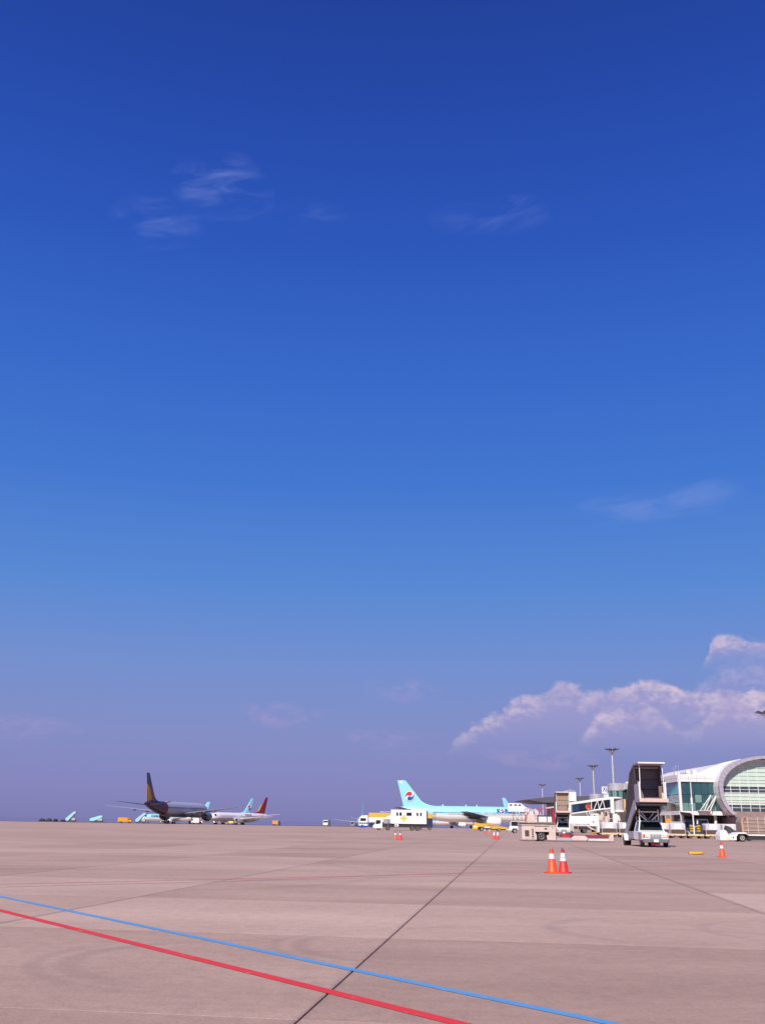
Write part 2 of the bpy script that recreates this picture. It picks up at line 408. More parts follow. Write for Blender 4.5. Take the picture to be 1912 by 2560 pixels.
for x, y, w, h, a in ((15.7, 58.3, .8, .9, 20), (17.1, 60.2, .7, 1.1, -15), (16.4, 61.8, .5, .7, 0), (1.0, 46.5, 1.2, .35, 8)):
    q = MB(); q.add([(w / 2 * math.cos(k) * (1 + .2 * math.sin(3 * k)), h / 2 * math.sin(k), .005) for k in [i * math.pi / 7 for i in range(14)]], [tuple(range(14))])
    o = q.build('painted_mark', omark, None, loc=(x, y, 0)); o.rotation_euler.z = R(a); struct(o)

# ------------------------------------------------------------------ shared small builders
WH = {}
def wheel(root, x, y, r, w, rim=rimg, name='wheel'):
    k = (r, w)
    if k not in WH:
        q = MB(); q.lathe([(-w / 2, r * .62), (-w / 2, r * .92), (-w * .36, r), (w * .36, r), (w / 2, r * .92), (w / 2, r * .62)], (0, 0, 0), (0, 1, 0), 18)
        WH[k] = q.mesh('wheel', black, True)
    o = obj(name, WH[k], root, (x, y, r))
    e = o.modifiers.new('split', 'EDGE_SPLIT'); e.split_angle = R(35)
    k2 = (r, w, rim.name)
    if k2 not in WH:
        q = MB(); s = w / 2 + .012
        q.lathe([(-s, 0.02), (-s + .03, r * .34), (-s, r * .56), (-s + .02, r * .63), (s - .02, r * .63), (s, r * .56), (s - .03, r * .34), (s, 0.02)], (0, 0, 0), (0, 1, 0), 16)
        WH[k2] = q.mesh('rim', rim)
    obj('rim', WH[k2], o)
    return o


def text(s, size, mt, parent, org, xd, up, name='lettering', warp=None, align='LEFT', depth=.01):
    cu = bpy.data.curves.new('t', 'FONT'); cu.body = s; cu.size = size; cu.extrude = depth; cu.resolution_u = 2; cu.offset = size * .035; cu.align_x = align
    o = bpy.data.objects.new('t', cu); C.objects.link(o)
    dg = bpy.context.evaluated_depsgraph_get(); dg.update()
    me = bpy.data.meshes.new_from_object(o.evaluated_get(dg)); bpy.data.objects.remove(o); bpy.data.curves.remove(cu)
    xd, up = Vector(xd).normalized(), Vector(up).normalized(); nn = xd.cross(up)
    for v in me.vertices:
        p = Vector(org) + xd * v.co.x + up * v.co.y + nn * v.co.z
        v.co = warp(p) if warp else p
    me.materials.clear(); me.materials.append(mt)
    return obj(name, me, parent)


def taegeuk(parent, cx, cz, r, y, sgn, flip=1, tilt=0):
    """red and blue swirl on a white disc; drawn in the x-z plane at y, facing sgn"""
    def P(u, v, lay):
        a = R(tilt); u, v = u * math.cos(a) - v * math.sin(a), u * math.sin(a) + v * math.cos(a)
        return (cx + flip * u * r, y + sgn * lay, cz + v * r)
    q = MB(); n = 28
    q.loft([[P(math.cos(2 * math.pi * i / n), math.sin(2 * math.pi * i / n), l) for i in range(n)] for l in (-.02, .012)])
    base = q.build('emblem', white_clean, parent)
    for s, mt in ((1, mark_red), (-1, mark_blue)):
        pts = [(math.cos(a), math.sin(a)) for a in [math.pi * i / 18 for i in range(19)]]
        pts += [(-.5 + .5 * math.cos(a), .5 * math.sin(a)) for a in [math.pi - math.pi * i / 10 for i in range(1, 11)]]
        pts += [(.5 + .5 * math.cos(a), .5 * math.sin(a)) for a in [math.pi + math.pi * i / 10 for i in range(1, 10)]]
        # a comma of the swirl, drawn in slightly to leave a white wave between
        pts = [(s * (.90 * u + (-.03)), s * (.72 * v + .19)) for u, v in pts]
        pts = [(u * math.cos(.9) + v * math.sin(.9) * -1, u * math.sin(.9) + v * math.cos(.9)) for u, v in pts]
        pts = [p for p in pts]
        q = MB(); q.loft([[P(u * .97, v * .97, l) for u, v in pts] for l in (.008, .03)])
        q.build('swirl', mt, base)
    return base


def foil(x0, chord, y, z, th, vertical=False):
    pr = [(0, 0), (.12, .42), (.4, .5), (1, .03), (1, -.03), (.4, -.5), (.12, -.42)]
    return [((x0 - u * chord, y + w * th, z) if vertical else (x0 - u * chord, y, z + w * th)) for u, w in pr]


def airliner(label, loc, rz, S, livery, group):
    """nose at +x L/2; all sizes in metres"""
    root = thing('airliner', label, 'airliner', loc, rz, group)
    Ln, Rf, hz = S['L'], S['R'], S['hz']; nose = Ln / 2
    prof = [(0, .03, -.30), (.006, .2, -.29), (.018, .40, -.25), (.035, .58, -.20), (.055, .74, -.14), (.08, .88, -.07), (.11, .97, -.02), (.14, 1, 0), (.3, 1, 0), (.45, 1, 0), (.6, 1, 0),
            (.66, .985, .01), (.74, .90, .085), (.82, .74, .22), (.90, .52, .40), (.95, .34, .52), (.985, .19, .60), (1, .08, .64)]
    q = MB(); n = 28; rings = []
    for tt, rr, dzc in prof:
        rings.append([(nose - tt * Ln, Rf * rr * math.sin(2 * math.pi * (i + .5) / n), hz + Rf * (dzc + rr * math.cos(2 * math.pi * (i + .5) / n))) for i in range(n)])
    for j in range(len(rings) - 1):
        for i in range(n):
            a, c2 = rings[j], rings[j + 1]; i2 = (i + 1) % n
            zc = (a[i][2] + c2[i2][2]) / 2 - hz; tt = (prof[j][0] + prof[j + 1][0]) / 2
            q.k = livery['zone'](tt, zc / Rf); q.add([a[i], a[i2], c2[i2], c2[i]], [(0, 1, 2, 3)])
    q.k = livery['zone'](0, 0); q.add(rings[0], [tuple(range(n))]); q.k = livery['zone'](1, .5); q.add(rings[-1], [tuple(range(n))])
    me_ = q
    fo = q.build('fuselage', livery['mats'], root)
    bm = bmesh.new(); bm.from_mesh(fo.data); bmesh.ops.remove_doubles(bm, verts=bm.verts, dist=.0005); bmesh.ops.recalc_face_normals(bm, faces=bm.faces); bm.to_mesh(fo.data); bm.free()
    for p in fo.data.polygons: p.use_smooth = True
    # glazing
    for sgn in (1, -1):
        q = MB()
        for k in range(int(Ln * 1.25)):
            tt = .15 + .62 * k / (Ln * 1.25)
            if .42 < tt < .44: continue
            z0 = hz + Rf * .14; h = .30; x = nose - tt * Ln
            rl = 1 if tt < .62 else 1 - (tt - .62) * .35
            yy = sgn * (Rf * rl * math.sqrt(1 - .2 ** 2) + .015)
            q.add([(x, yy, z0), (x + .26, yy, z0), (x + .26, yy, z0 + h), (x, yy, z0 + h)], [(0, 1, 2, 3)])
        w = q.build('cabin_windows', livery.get('win', glass), root); w['kind'] = 'stuff'
    A = rings; cw = {1: MB(), -1: MB()}
    for i in range(n):
        a = (i + .5) / n * 360; a = a if a < 180 else a - 360
        if abs(a) < 66:
            j0, j1 = 4, 5
            p = [Vector(A[j0][i]), Vector(A[j0][(i + 1) % n]), Vector(A[j1][(i + 1) % n]), Vector(A[j1][i])]
            ctr = sum(p, Vector()) / 4
            if ctr.z < hz + Rf * .18 or ctr.z > hz + Rf * .56: continue
            p = [ctr + (v - ctr) * .92 + Vector((.05, math.copysign(.05, ctr.y), .05)) for v in p]; cw[1 if ctr.y > 0 else -1].add(p, [(0, 1, 2, 3)])
    for q in cw.values():
        if q.v: q.build('cockpit_window', glass, root)
    # wings
    sp, cr, ct, wx, sw, dih = S['span'] / 2, S['cr'], S['ct'], S['wx'], S['sweep'], S['dih']
    zr = hz - Rf * .55
    def wz(y): return zr + max(0, abs(y) - Rf * .6) * math.tan(R(dih))
    def wle(y): return nose - wx - (abs(y) - Rf * .6) / (sp - Rf * .6) * sw
    def wch(y):
        f = (abs(y) - Rf * .6) / (sp - Rf * .6); kink = .36
        return cr + (S['ck'] - cr) * f / kink if f < kink else S['ck'] + (ct - S['ck']) * (f - kink) / (1 - kink)
    for sgn in (1, -1):
        q = MB(); q.loft([foil(wle(y), wch(y), sgn * y, wz(y), wch(y) * th) for y, th in ((Rf * .6, .13), (Rf + (sp - Rf) * .18, .12), (Rf * .6 + (sp - Rf * .6) * .36, .11), (sp * .8, .10), (sp, .09))])
        wg = q.build('wing', livery.get('wing', silver), root, True)
        if S.get('winglet'):
            q = MB(); y = sp
            q.loft([foil(wle(y), ct, sgn * y, wz(y), ct * .09), foil(wle(y) - ct * .7, ct * .6, sgn * (y + .5), wz(y) + .9, .08), foil(wle(y) - ct * 1.2, ct * .35, sgn * (y + .75), wz(y) + 2.4, .05)])
            q.build('winglet', livery['fin'], wg)
        for f in S.get('fairings', ()):
            y = f * sp; q = MB(); x1 = wle(y) - wch(y)
            q.loft([[(x1 + dx_, sgn * y + rr * math.cos(k * math.pi / 3), wz(y) - .3 - .1 * rr + rr * math.sin(k * math.pi / 3)) for k in range(6)] for dx_, rr in ((2.4, .05), (1.4, .28), (.2, .28), (-1.1, .04))])
            q.build('flap_fairing', livery.get('wing', silver), wg)
        # engine
        ey, ex, er, eln = S['ey'], S['ex'], S['er'], S['el']; ez = wz(ey) - S['ed']; xf = nose - ex
        q = MB(); q.lathe([(-.9, er * .45), (-.9, er * .80), (-.25, er * .80), (0, er * .88), (.06, er * .93), (-.0 + .0, er * .93)][:5] + [(0, er * .96), (-.5, er * 1.03), (-eln * .4, er * 1.04), (-eln * .72, er * .92), (-eln, er * .70), (-eln * .98, er * .6), (-eln * 1.2, er * .38), (-eln * 1.32, er * .1)],
                          (xf, sgn * ey, ez), (1, 0, 0), 20)
        en = q.build('engine', livery.get('eng', silver), root, True)
        q = MB(); q.lathe([(0, er * .79), (.02, er * .3), (.35, .02)], (xf - .6, sgn * ey, ez), (1, 0, 0), 18); q.build('fan', dgrey, en, True)
        q = MB(); q.loft([foil(xf - eln * .25, eln * 1.1, sgn * ey + o_, ez + er * .8, .01) for o_ in (-.14, .14)])
        q = MB(); q.prism([(xf - eln * .2, ez + er * .95), (xf - eln * .55, wz(ey) + .05), (wle(ey) - wch(ey) * .55, wz(ey) - .1), (xf - eln * 1.25, ez + er * .3)], 'y', sgn * ey - .16, sgn * ey + .16); q.build('pylon', livery.get('eng', silver), en)
        # tailplane
        q = MB(); ts = S['tail']; tx = nose - Ln * .895; zt = hz + Rf * .42
        q.loft([foil(tx, cr * .5, sgn * Rf * .2, zt, .45), foil(tx - ts * .62, cr * .2, sgn * ts, zt + ts * .11, .15)]); q.build('tailplane', livery.get('stab', silver), root, True)
    # fin
    q = MB(); H = S['H']; fz = hz + Rf * .72
    x0 = nose - Ln * S.get('f0', .80); x1 = nose - Ln * S.get('f1', .965); x2 = nose - Ln * S.get('f2', .955); x3 = nose - Ln * S.get('f3', 1.005)
    secs = []
    for k in range(7):
        f = k / 6; secs.append(foil(x0 + (x2 - x0) * f, (x0 - x1) + ((x2 - x3) - (x0 - x1)) * f, 0, fz + (H - fz) * f, .62 - .42 * f, True))
    q.loft(secs); fin = q.build('fin', livery['fin'], root, True)
    xd = nose - Ln * S.get('fd', .70); zt = hz + Rf * .97
    pa, pc = Vector((xd, zt)), Vector((x0 + (x2 - x0) * .30, fz + (H - fz) * .30)); k_ = (zt - fz) / (H - fz); pb_ = Vector((x0 + (x2 - x0) * k_, zt + .12))
    arc = [pa * (1 - t_) ** 2 + pb_ * 2 * t_ * (1 - t_) + pc * t_ ** 2 for t_ in [i / 8 for i in range(9)]]
    q = MB(); q.loft([[(p_.x, 0, p_.y), (p_.x - .9, .16, p_.y - .25), (p_.x - 1.6, .14, p_.y - 1.4 * (1 - i / 9) - .3), (p_.x - 1.6, -.14, p_.y - 1.4 * (1 - i / 9) - .3), (p_.x - .9, -.16, p_.y - .25)] for i, p_ in enumerate(arc)])
    q.build('dorsal_fin', livery['fin'], fin)
    # landing gear
    def gear(x, y, r, pairs, ztop):
        q = MB(); q.cyl((x, y, r), (x, y, ztop), .14, None, 8); q.cyl((x, y - .5, r), (x, y + .5, r), .1, None, 8); q.cyl((x + .9, y, ztop), (x, y, r + .6), .07, None, 6)
        if pairs == 2: q.box(x - .75, x + .75, y - .1, y + .1, r - .1, r + .1)
        g_ = q.build('landing_gear', grey, root)
        for dxp in ((0,) if pairs == 1 else (-.72, .72)):
            for dyp in (-.42, .42):
                wheel(g_, x + dxp, y + dyp, r, .36)
    gear(nose - Ln * .115, 0, .42, 1, hz - Rf * .7)
    for sgn in (1, -1): gear(nose - wx - cr * .78, sgn * S['gy'], .58 if S.get('bogie') else .55, 2 if S.get('bogie') else 1, zr)
    return root, fin, dict(nose=nose, x0=x0, x1=x1, x2=x2, x3=x3, fz=fz, H=H)


A300 = dict(L=54, R=2.82, hz=4.95, H=16.5, span=44.8, cr=9.6, ck=6.6, ct=2.9, wx=18.0, sweep=12.8, dih=6.0, ey=7.9, ex=17.6, er=1.38, el=4.6, ed=1.55, tail=8.1, gy=4.8, bogie=1, f0=.80, f1=.955, f2=.945, f3=1.0, fd=.735, fairings=(.28, .42, .6, .75))
B767 = dict(L=54.9, R=2.52, hz=4.75, H=15.9, span=47.6, cr=9.2, ck=6.0, ct=2.3, wx=18.2, sweep=14.0, dih=6.0, ey=7.9, ex=17.8, er=1.4, el=4.6, ed=1.5, tail=9.3, gy=4.6, bogie=1, f0=.835, f1=.955, f2=.962, f3=1.005, fd=.79, fairings=(.28, .45, .62))
B737 = dict(L=39.5, R=1.93, hz=3.3, H=12.5, span=34.3, cr=6.8, ck=4.3, ct=1.6, wx=13.5, sweep=8.6, dih=6.0, ey=4.85, ex=12.4, er=1.0, el=3.6, ed=.85, tail=7.1, gy=2.9, f0=.82, f1=.945, f2=.955, f3=.995, fd=.70)
ke = dict(mats=[ke_blue, silver, white_clean], zone=lambda t, z: 0 if z > .02 else (1 if z > -.12 else 2), fin=ke_blue, stab=silver, eng=white_clean)
lines = 'airliners parked on the far apron'

# pale blue widebody, side on behind the white clinic truck
kz = gz(372)
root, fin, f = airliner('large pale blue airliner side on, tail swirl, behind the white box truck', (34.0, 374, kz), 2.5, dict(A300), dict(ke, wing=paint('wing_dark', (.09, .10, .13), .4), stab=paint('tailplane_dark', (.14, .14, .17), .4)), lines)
for sgn in (1, -1):
    taegeuk(fin, f['x0'] + (f['x2'] - f['x0']) * .45 - 2.75, f['fz'] + (f['H'] - f['fz']) * .42, 1.72, sgn * .36, sgn, 1)
q = MB()
for sgn in (1, -1): q.box(f['x3'] + 1.0, f['x3'] + 1.9, sgn * .135, sgn * .15, f['H'] - 1.15, f['H'] - .2)
q.build('tail_flag', white_clean, fin)
def wrap(Rf, hz, sg):
    return lambda p: Vector((p.x, sg * (math.sqrt(max(.01, Rf * Rf - (p.z - hz) ** 2)) + .05 * Rf), p.z))
zt_ = 5.62; xk = 9.1
text('K', 1.95, txt_blue, root, (xk, 0, zt_), (1, 0, 0), (0, 0, 1), warp=wrap(2.82, 4.95, -1))
text('REAN AIR', 1.95, txt_blue, root, (xk + 2.9, 0, zt_), (1, 0, 0), (0, 0, 1), warp=wrap(2.82, 4.95, -1))
taegeuk(root, xk + 2.05, zt_ + .62, .74, -2.70, -1)
for xx in (-17.5, 6.2, 20.5):
    q = MB(); w_ = .95; h_ = 1.9; z0 = 4.75
    for a, c_ in (((xx, z0), (xx + .12, z0 + h_)), ((xx + w_, z0), (xx + w_ + .12, z0 + h_)), ((xx, z0), (xx + w_ + .12, z0 + .1)), ((xx, z0 + h_ - .1), (xx + w_ + .12, z0 + h_))):
        zs = [a[1] + (c_[1] - a[1]) * k / 4 for k in range(5)]
        rad = 2.82 if xx > -15 else 2.72
        ring = [[(x_, -(math.sqrt(max(.05, rad * rad - (z - 4.95) ** 2)) + .03), z) for x_ in (a[0], c_[0])] for z in zs]
        for r1, r2 in zip(ring, ring[1:]): q.add(r1 + r2[::-1], [(0, 1, 2, 3)])
    q.build('door_frame', white_clean, root)
for xx in (-10.5, -2, 2, 14):
    q = MB(); q.prism([(xx, 7.7), (xx + .5, 7.7), (xx + .2, 8.35), (xx + .05, 8.35)], 'y', -.03, .03); q.build('antenna', white_clean, root)

# dark tailed widebody seen from behind
az_ = 0
maroon = paint('maroon_paint', (.14, .025, .05), .4, var=.15); dkfin = paint('grey_violet_fin', (.095, .075, .10), .4); ylw = paint('yellow_stripe', (.62, .33, .01), .45)
asl = dict(mats=[as_grey, paint('tail_navy', (.05, .028, .06), .4), paint('tail_red', (.11, .014, .03), .4), paint('belly_grey', (.22, .21, .23), .4)],
           zone=lambda t, z: (1 if t > .86 or (t > .80 and z < .35 + (t - .80) * 8) else 2 if t > .75 + max(0, -z) * .02 else 3 if z < -.45 else 0), fin=dkfin, wing=paint('wing_grey', (.34, .35, .38), .35), stab=paint('dark_tailplane', (.07, .06, .08), .4), eng=paint('engine_grey', (.13, .13, .15), .35, .2))
root, fin, f = airliner('large grey airliner seen from behind, tall dark fin with a yellow stripe', (-69.6, 357, gz(357)), 78.3, dict(B767), asl, lines)
for sgn in (1, -1):
    q = MB(); x0, x1, x2, x3, fz, H = (f[k] for k in ('x0', 'x1', 'x2', 'x3', 'fz', 'H'))
    def fp(u, v): return (x0 + (x2 - x0) * v) + ((x1 + (x3 - x1) * v) - (x0 + (x2 - x0) * v)) * u, fz + (H - fz) * v
    for pts, mt, nm in ((((.50, .10), (.97, .05), (.97, .62), (.60, .48)), ylw, 'tail_stripe'), (((.06, .03), (.46, .03), (.56, .46), (.20, .42)), paint('tail_crimson', (.28, .02, .06), .4), 'tail_stripe'), (((.5, .005), (.97, .005), (.97, .045), (.5, .09)), navy, 'tail_stripe')):
        q = MB(); pp = [fp(*p) for p in pts]
        th = lambda p_, k: .335 - .21 * (p_[1] - fz) / (H - fz) + k
        q.loft([[(p_[0], sgn * th(p_, l), p_[1]) for p_ in pp] for l in (-.08, .015)]); q.build(nm, mt, fin)

# narrow bodies beyond the crest
def narrow(label, x, y, rz, liv):
    return airliner(label, (x, y, gz(y) + .1), rz, dict(B737), liv, lines)
ke7 = dict(ke, eng=white_clean)
r1, fin1, f1_ = narrow('white and pale blue airliner mostly hidden behind the grey airliner, tail tip showing above it', -115.8, 590, 203, ke7)
text('KOREAN AIR', 1.3, txt_blue, r1, (14.2, 0, 3.75), (-1, 0, 0), (0, 0, 1), warp=wrap(1.93, 3.3, 1))
hd = 236
r2, fin2, f2_ = narrow('pale blue airliner with red and blue tail swirl beside the red tailed airliner', -74.9, 492, hd - 10, ke7)
rj = dict(mats=[paint('jet_white', (.70, .66, .68), .35, var=.04), paint('jet_belly', (.36, .33, .36), .4)], zone=lambda t, z: 0 if z > -.35 else 1, fin=paint('dark_red_fin', (.26, .012, .03), .35), stab=white_clean, wing=white_clean, eng=paint('jet_engine', (.50, .48, .50), .3, .3), win=dgrey)
r3, fin3, f3_ = narrow('white airliner with a plain dark red tail, engine facing the apron', -63.2, 470, hd, rj)
text("t'way air", 1.25, mark_red, r3, (-2.2, 0, 4.05), (-1, 0, 0), (0, 0, 1), warp=wrap(1.93, 3.3, 1))
gj = dict(mats=[paint('jet_white2', (.70, .70, .68), .4), paint('lime_paint', (.55, .60, .03), .4)], zone=lambda t, z: 1 if z < .3 or t > .7 else 0, fin=MATS['lime_paint'], stab=white_clean, wing=MATS['lime_paint'], eng=MATS['lime_paint'])
r4, fin4, f4_ = narrow('lime green airliner half hidden behind the red tailed airliner', -84.0, 634, hd, gj)
for fin_, f_ in ((fin1, f1_), (fin2, f2_)):
    for sgn in (1, -1):
        taegeuk(fin_, f_['x0'] + (f_['x2'] - f_['x0']) * .45 - 1.75, f_['fz'] + (f_['H'] - f_['fz']) * .42, 1.25, sgn * .33, sgn, -1 if sgn > 0 else 1)
r5, fin5, f5_ = narrow('airliner seen head on behind the checkered truck, thin blue fin edge showing', -8.9, 575, 269, ke7)
rw, finw, fw_ = narrow('white bellied airliner seen beneath the large pale blue airliner', 36.5, 520, 2, ke7)
r6, fin6, f6_ = narrow('distant airliner whose pale blue tail shows above the red guard rails', 70.5, 436, 20, ke7)
for sgn in (1, -1): taegeuk(fin6, f6_['x0'] + (f6_['x2'] - f6_['x0']) * .45 - 1.75, f6_['fz'] + (f6_['H'] - f6_['fz']) * .42, 1.25, sgn * .33, sgn, -1 if sgn > 0 else 1)

# ------------------------------------------------------------------ traffic cones
def cone(label, x, y, body, bands, tip, torn=False, group='traffic cones on the apron', h=.74):
    r = thing('traffic_cone', label, 'traffic cone', (x, y, 0), random.uniform(-25, 25), group)
    q = MB(); q.box(-.22, .22, -.22, .22, 0, .035); q.build('base', body, r, bevel=.012)
    rad = lambda z: .165 - .118 * (z - .03) / (h - .03)
    q = MB(); q.lathe([(.03, .18), (.05, rad(.05)), (h * .8, rad(h * .8)), (h * .8, .02)], (0, 0, 0), (0, 0, 1), 20); q.build('body', body, r, True)
    q = MB(); z1 = h - (.03 if torn else 0); q.lathe([(h * .78, rad(h * .78)), (z1, rad(h)), (z1 - .02, rad(h) - .015)], (0, 0, 0), (0, 0, 1), 20); q.build('tip', tip, r, True)
    if torn:
        q = MB(); q.add([(-.045, 0, h - .04), (.03, .03, h - .04), (.02, -.03, h - .04), (-.03, 0, h + .05)], [(0, 1, 2), (0, 1, 3), (1, 2, 3), (0, 2, 3)]); q.build('torn_flap', tip, r)
    for z0, z1 in bands:
        q = MB(); q.lathe([(h * z0, rad(h * z0) + .004), (h * z1, rad(h * z1) + .004)], (0, 0, 0), (0, 0, 1), 20, False); q.build('reflective_band', cone_wh, r, True)
    return r
one = [(.585, .80)]; two = [(.50, .635), (.645, .83)]
cone('orange cone with one white band, left one of the nearest pair', 5.60, 33.3, cone_or, one, paint('tip_orange', (.60, .08, .02), .5))
cone('red cone with two white bands and torn dark tip, right one of the nearest pair', 5.97, 33.35, cone_rd, two, cone_tip, True)
cone('single orange cone standing right of the pickup beside a yellow bar', 18.1, 54.4, cone_or, one, cone_rd)
cone('left cone of the pair in front of the white box truck', 1.62, 92.3, cone_or, one, cone_tip)
cone('right cone of the pair in front of the white box truck', 2.06, 92.5, cone_rd, one, cone_tip)
cone('left cone of the pair just left of the dark apron seam', 11.83, 104.6, cone_rd, [(.55, .97)], cone_wh)
cone('right cone of the pair just left of the dark apron seam', 12.22, 104.8, cone_rd, [(.55, .97)], cone_wh)
cone('left cone of the pair beside the yellow tug', 17.5, 168, cone_rd, one, cone_wh)
cone('right cone of the pair beside the yellow tug', 17.95, 165, cone_or, one, cone_wh)

# yellow bar lying on the ground beside the single cone
r = thing('wheel_chock', 'yellow bar with a rope lying on the apron left of the single cone', 'wheel chock', (17.92, 58.3, 0), 12)
q = MB(); q.lathe([(0, .055), (.05, .082), (.8, .082), (.85, .055)], (-.42, 0, .082), (1, 0, 0), 10); q.build('bar', yellow, r, True)
q = MB(); q.cyl((-.46, 0, .08), (-.42, 0, .08), .05, None, 10); q.cyl((.43, 0, .08), (.47, 0, .08), .05, None, 10); q.build('end_cap', brown, r)
q = MB(); q.tube([(-.46, 0, .08), (-.7, -.2, .02), (-.85, -.5, .015), (-.75, -1.0, .015)], .012, 5); q.build('rope', beige, r)

# ------------------------------------------------------------------ terminal
TX, TY = 60.0, 200.0
term = thing('terminal_building', 'white airport terminal with a rounded arch and pale green glass end wall', 'terminal', (TX, TY, 0))
clad = paint('white_cladding', (.74, .70, .68), .45, var=.07, scale=.5, dirt=.04)
archm = paint('shade_tinted_metal', (.46, .42, .47), .42, .25, var=.07, scale=.4)  # lilac tint puts shade into the colour of the arch's front band
brownwall = paint('brown_stone', (.27, .19, .175), .8, var=.15, scale=1.5)
pale = paint('pale_green_panel', (.50, .62, .52), .25, var=.06, scale=.6, coat=.4)
dband = paint('dark_window_glass', (.05, .065, .085), .1, coat=.5)
teal = paint('teal_glass', (.03, .085, .095), .07, coat=.5, var=.25, scale=.15)
teal2 = paint('pale_teal_glass', (.16, .27, .24), .10, coat=.5, var=.2, scale=.2)
framew = paint('window_bar_white', (.66, .68, .62), .45)
def W(q, name, mt, parent=None, **k):
    """world coordinates into the terminal's frame"""
    p = parent or term
    q.v = [(x - TX, y - TY, z) for x, y, z in q.v]
    return q.build(name, mt, p, **k)
outer = [(86, 14.9), (78, 14.95), (72.95, 14.64), (69.75, 14.25), (67.27, 13.55), (65.5, 12.55), (64.3, 11.1), (63.72, 9.3), (63.8, 7.2), (64.45, 5.45), (65.6, 4.0), (66.1, 3.75)]
inner = [(86, 14.1), (78, 14.15), (72.9, 13.88), (70.3, 13.5), (68.1, 12.7), (66.4, 11.5), (65.35, 10.3), (64.86, 9.2), (64.88, 7.6), (65.35, 5.95), (66.2, 4.75), (66.75, 4.35)]
def smooth_line(pts, k=2):
    for _ in range(k):
        out = [pts[0]]
        for p, r_ in zip(pts, pts[1:]): out += [(p[0] * .75 + r_[0] * .25, p[1] * .75 + r_[1] * .25), (p[0] * .25 + r_[0] * .75, p[1] * .25 + r_[1] * .75)]
        pts = out + [pts[-1]]
    return pts
KA = .982; bring = lambda p: (p[0] * KA, EYE + (p[1] - EYE) * KA)
inner = [(o_[0] + (i_[0] - o_[0]) * .68, o_[1] + (i_[1] - o_[1]) * .68) for o_, i_ in zip(outer, inner)]
outer, inner = [bring(p) for p in smooth_line(outer, 1)], [bring(p) for p in smooth_line(inner, 1)]
for i in range(len(outer) - 1):
    # each cladding segment of the arch is its own panel
    a, b2, c2, d2 = outer[i], outer[i + 1], inner[i + 1], inner[i]
    q = MB(); g_ = .012
    def lp(p, r_, f): return (p[0] + (r_[0] - p[0]) * f, p[1] + (r_[1] - p[1]) * f)
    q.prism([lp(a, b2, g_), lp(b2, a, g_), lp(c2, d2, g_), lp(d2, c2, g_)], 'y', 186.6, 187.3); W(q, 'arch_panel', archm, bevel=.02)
    sc_ = .995; cx_, cz_ = 76, 8.2
    sh = lambda p: (cx_ + (p[0] - cx_) * sc_, cz_ + (p[1] - cz_) * sc_)
    q = MB(); q.prism([lp(sh(a), sh(b2), g_), lp(sh(b2), sh(a), g_), lp(c2, d2, g_), lp(d2, c2, g_)], 'y', 187.33, 190.9); W(q, 'arch_reveal', clad)
def arch_x(z):
    pts = sorted([(p[1], p[0]) for p in inner[4:]])
    for (z0, x0), (z1, x1) in zip(pts, pts[1:]):
        if z0 <= z <= z1: return x0 + (x1 - x0) * (z - z0) / (z1 - z0)
    return 65.4 if z < 4.4 else 69.2
def arch_top(x):
    pts = sorted([p for p in inner[:15]])
    for (x0, z0), (x1, z1) in zip(pts, pts[1:]):
        if x0 <= x <= x1: return z0 + (z1 - z0) * (x - x0) / (x1 - x0)
    return 14.0
zr_ = [4.55, 5.13, 5.71, 6.14, 6.57, 7.22, 7.87, 8.45, 9.03, 9.68, 10.27, 11.0, 11.73, 12.46, 13.2, 14.0]
xs_ = [64.6 + 1.73 * i for i in range(12)]
GY = 188.1
zr_ = [EYE + (z - EYE) * KA for z in zr_]; xs_ = [x * KA for x in xs_]
for i in range(len(xs_) - 1):
    for j in range(len(zr_) - 1):
        x0, x1, z0, z1 = xs_[i], xs_[i + 1], zr_[j], zr_[j + 1]
        xa = max(x0, min(arch_x(z0), arch_x(z1)) - .25)
        if xa > x1 - .1: continue
        dark = j in (0, 1, 6, 7)
        q = MB(); q.box(xa + .035, x1 - .035, GY, GY + .05, z0 + .03, z1 - .03)
        W(q, 'pane', dband if dark else pale)
for x in xs_[1:]:
    q = MB(); q.box(x - .05, x + .05, GY - .14, GY + .0, 4.45, arch_top(x) + .2); W(q, 'mullion', framew)
for z in zr_[1:-1]:
    xa = arch_x(z) - .2
    q = MB(); q.box(xa, xs_[-1], GY - .10, GY - .02, z - .045, z + .045); W(q, 'transom', framew)
q = MB(); q.prism(inner + [(65.9, 3.6), (84, 3.6)], 'y', GY + .2, GY + .5); W(q, 'end_wall_backing', dgrey)
# stone base below the glass
q = MB(); q.box(65.5, 90, 187.9, 194, 3.38, 4.44); W(q, 'stone_band', brownwall)
q = MB(); q.box(65.0, 66.7, 188.4, 194, 0, 3.37); q.box(69.4, 90, 188.4, 194, 0, 3.37); W(q, 'stone_wall', brownwall)
q = MB(); q.box(66.7, 69.4, 192.6, 192.8, 0, 3.37); W(q, 'doorway', dgrey)
# hall roof behind the arch and its sloping shoulder
hall = [(62.6, 11.15), (63.6, 12.3), (66.3, 13.35), (70, 14.05), (78, 14.5), (88, 14.5), (88, 11), (66, 9)]
q = MB(); q.prism(hall, 'y', 194.05, 232); W(q, 'hall_roof', clad)
q = MB(); q.prism([(59.6, 10.98), (60.4, 11.45), (65.4, 13.3), (68.5, 14.0), (66.8, 12.9), (64.4, 10.6)], 'y', 190.95, 193.9); W(q, 'roof_shoulder', clad)
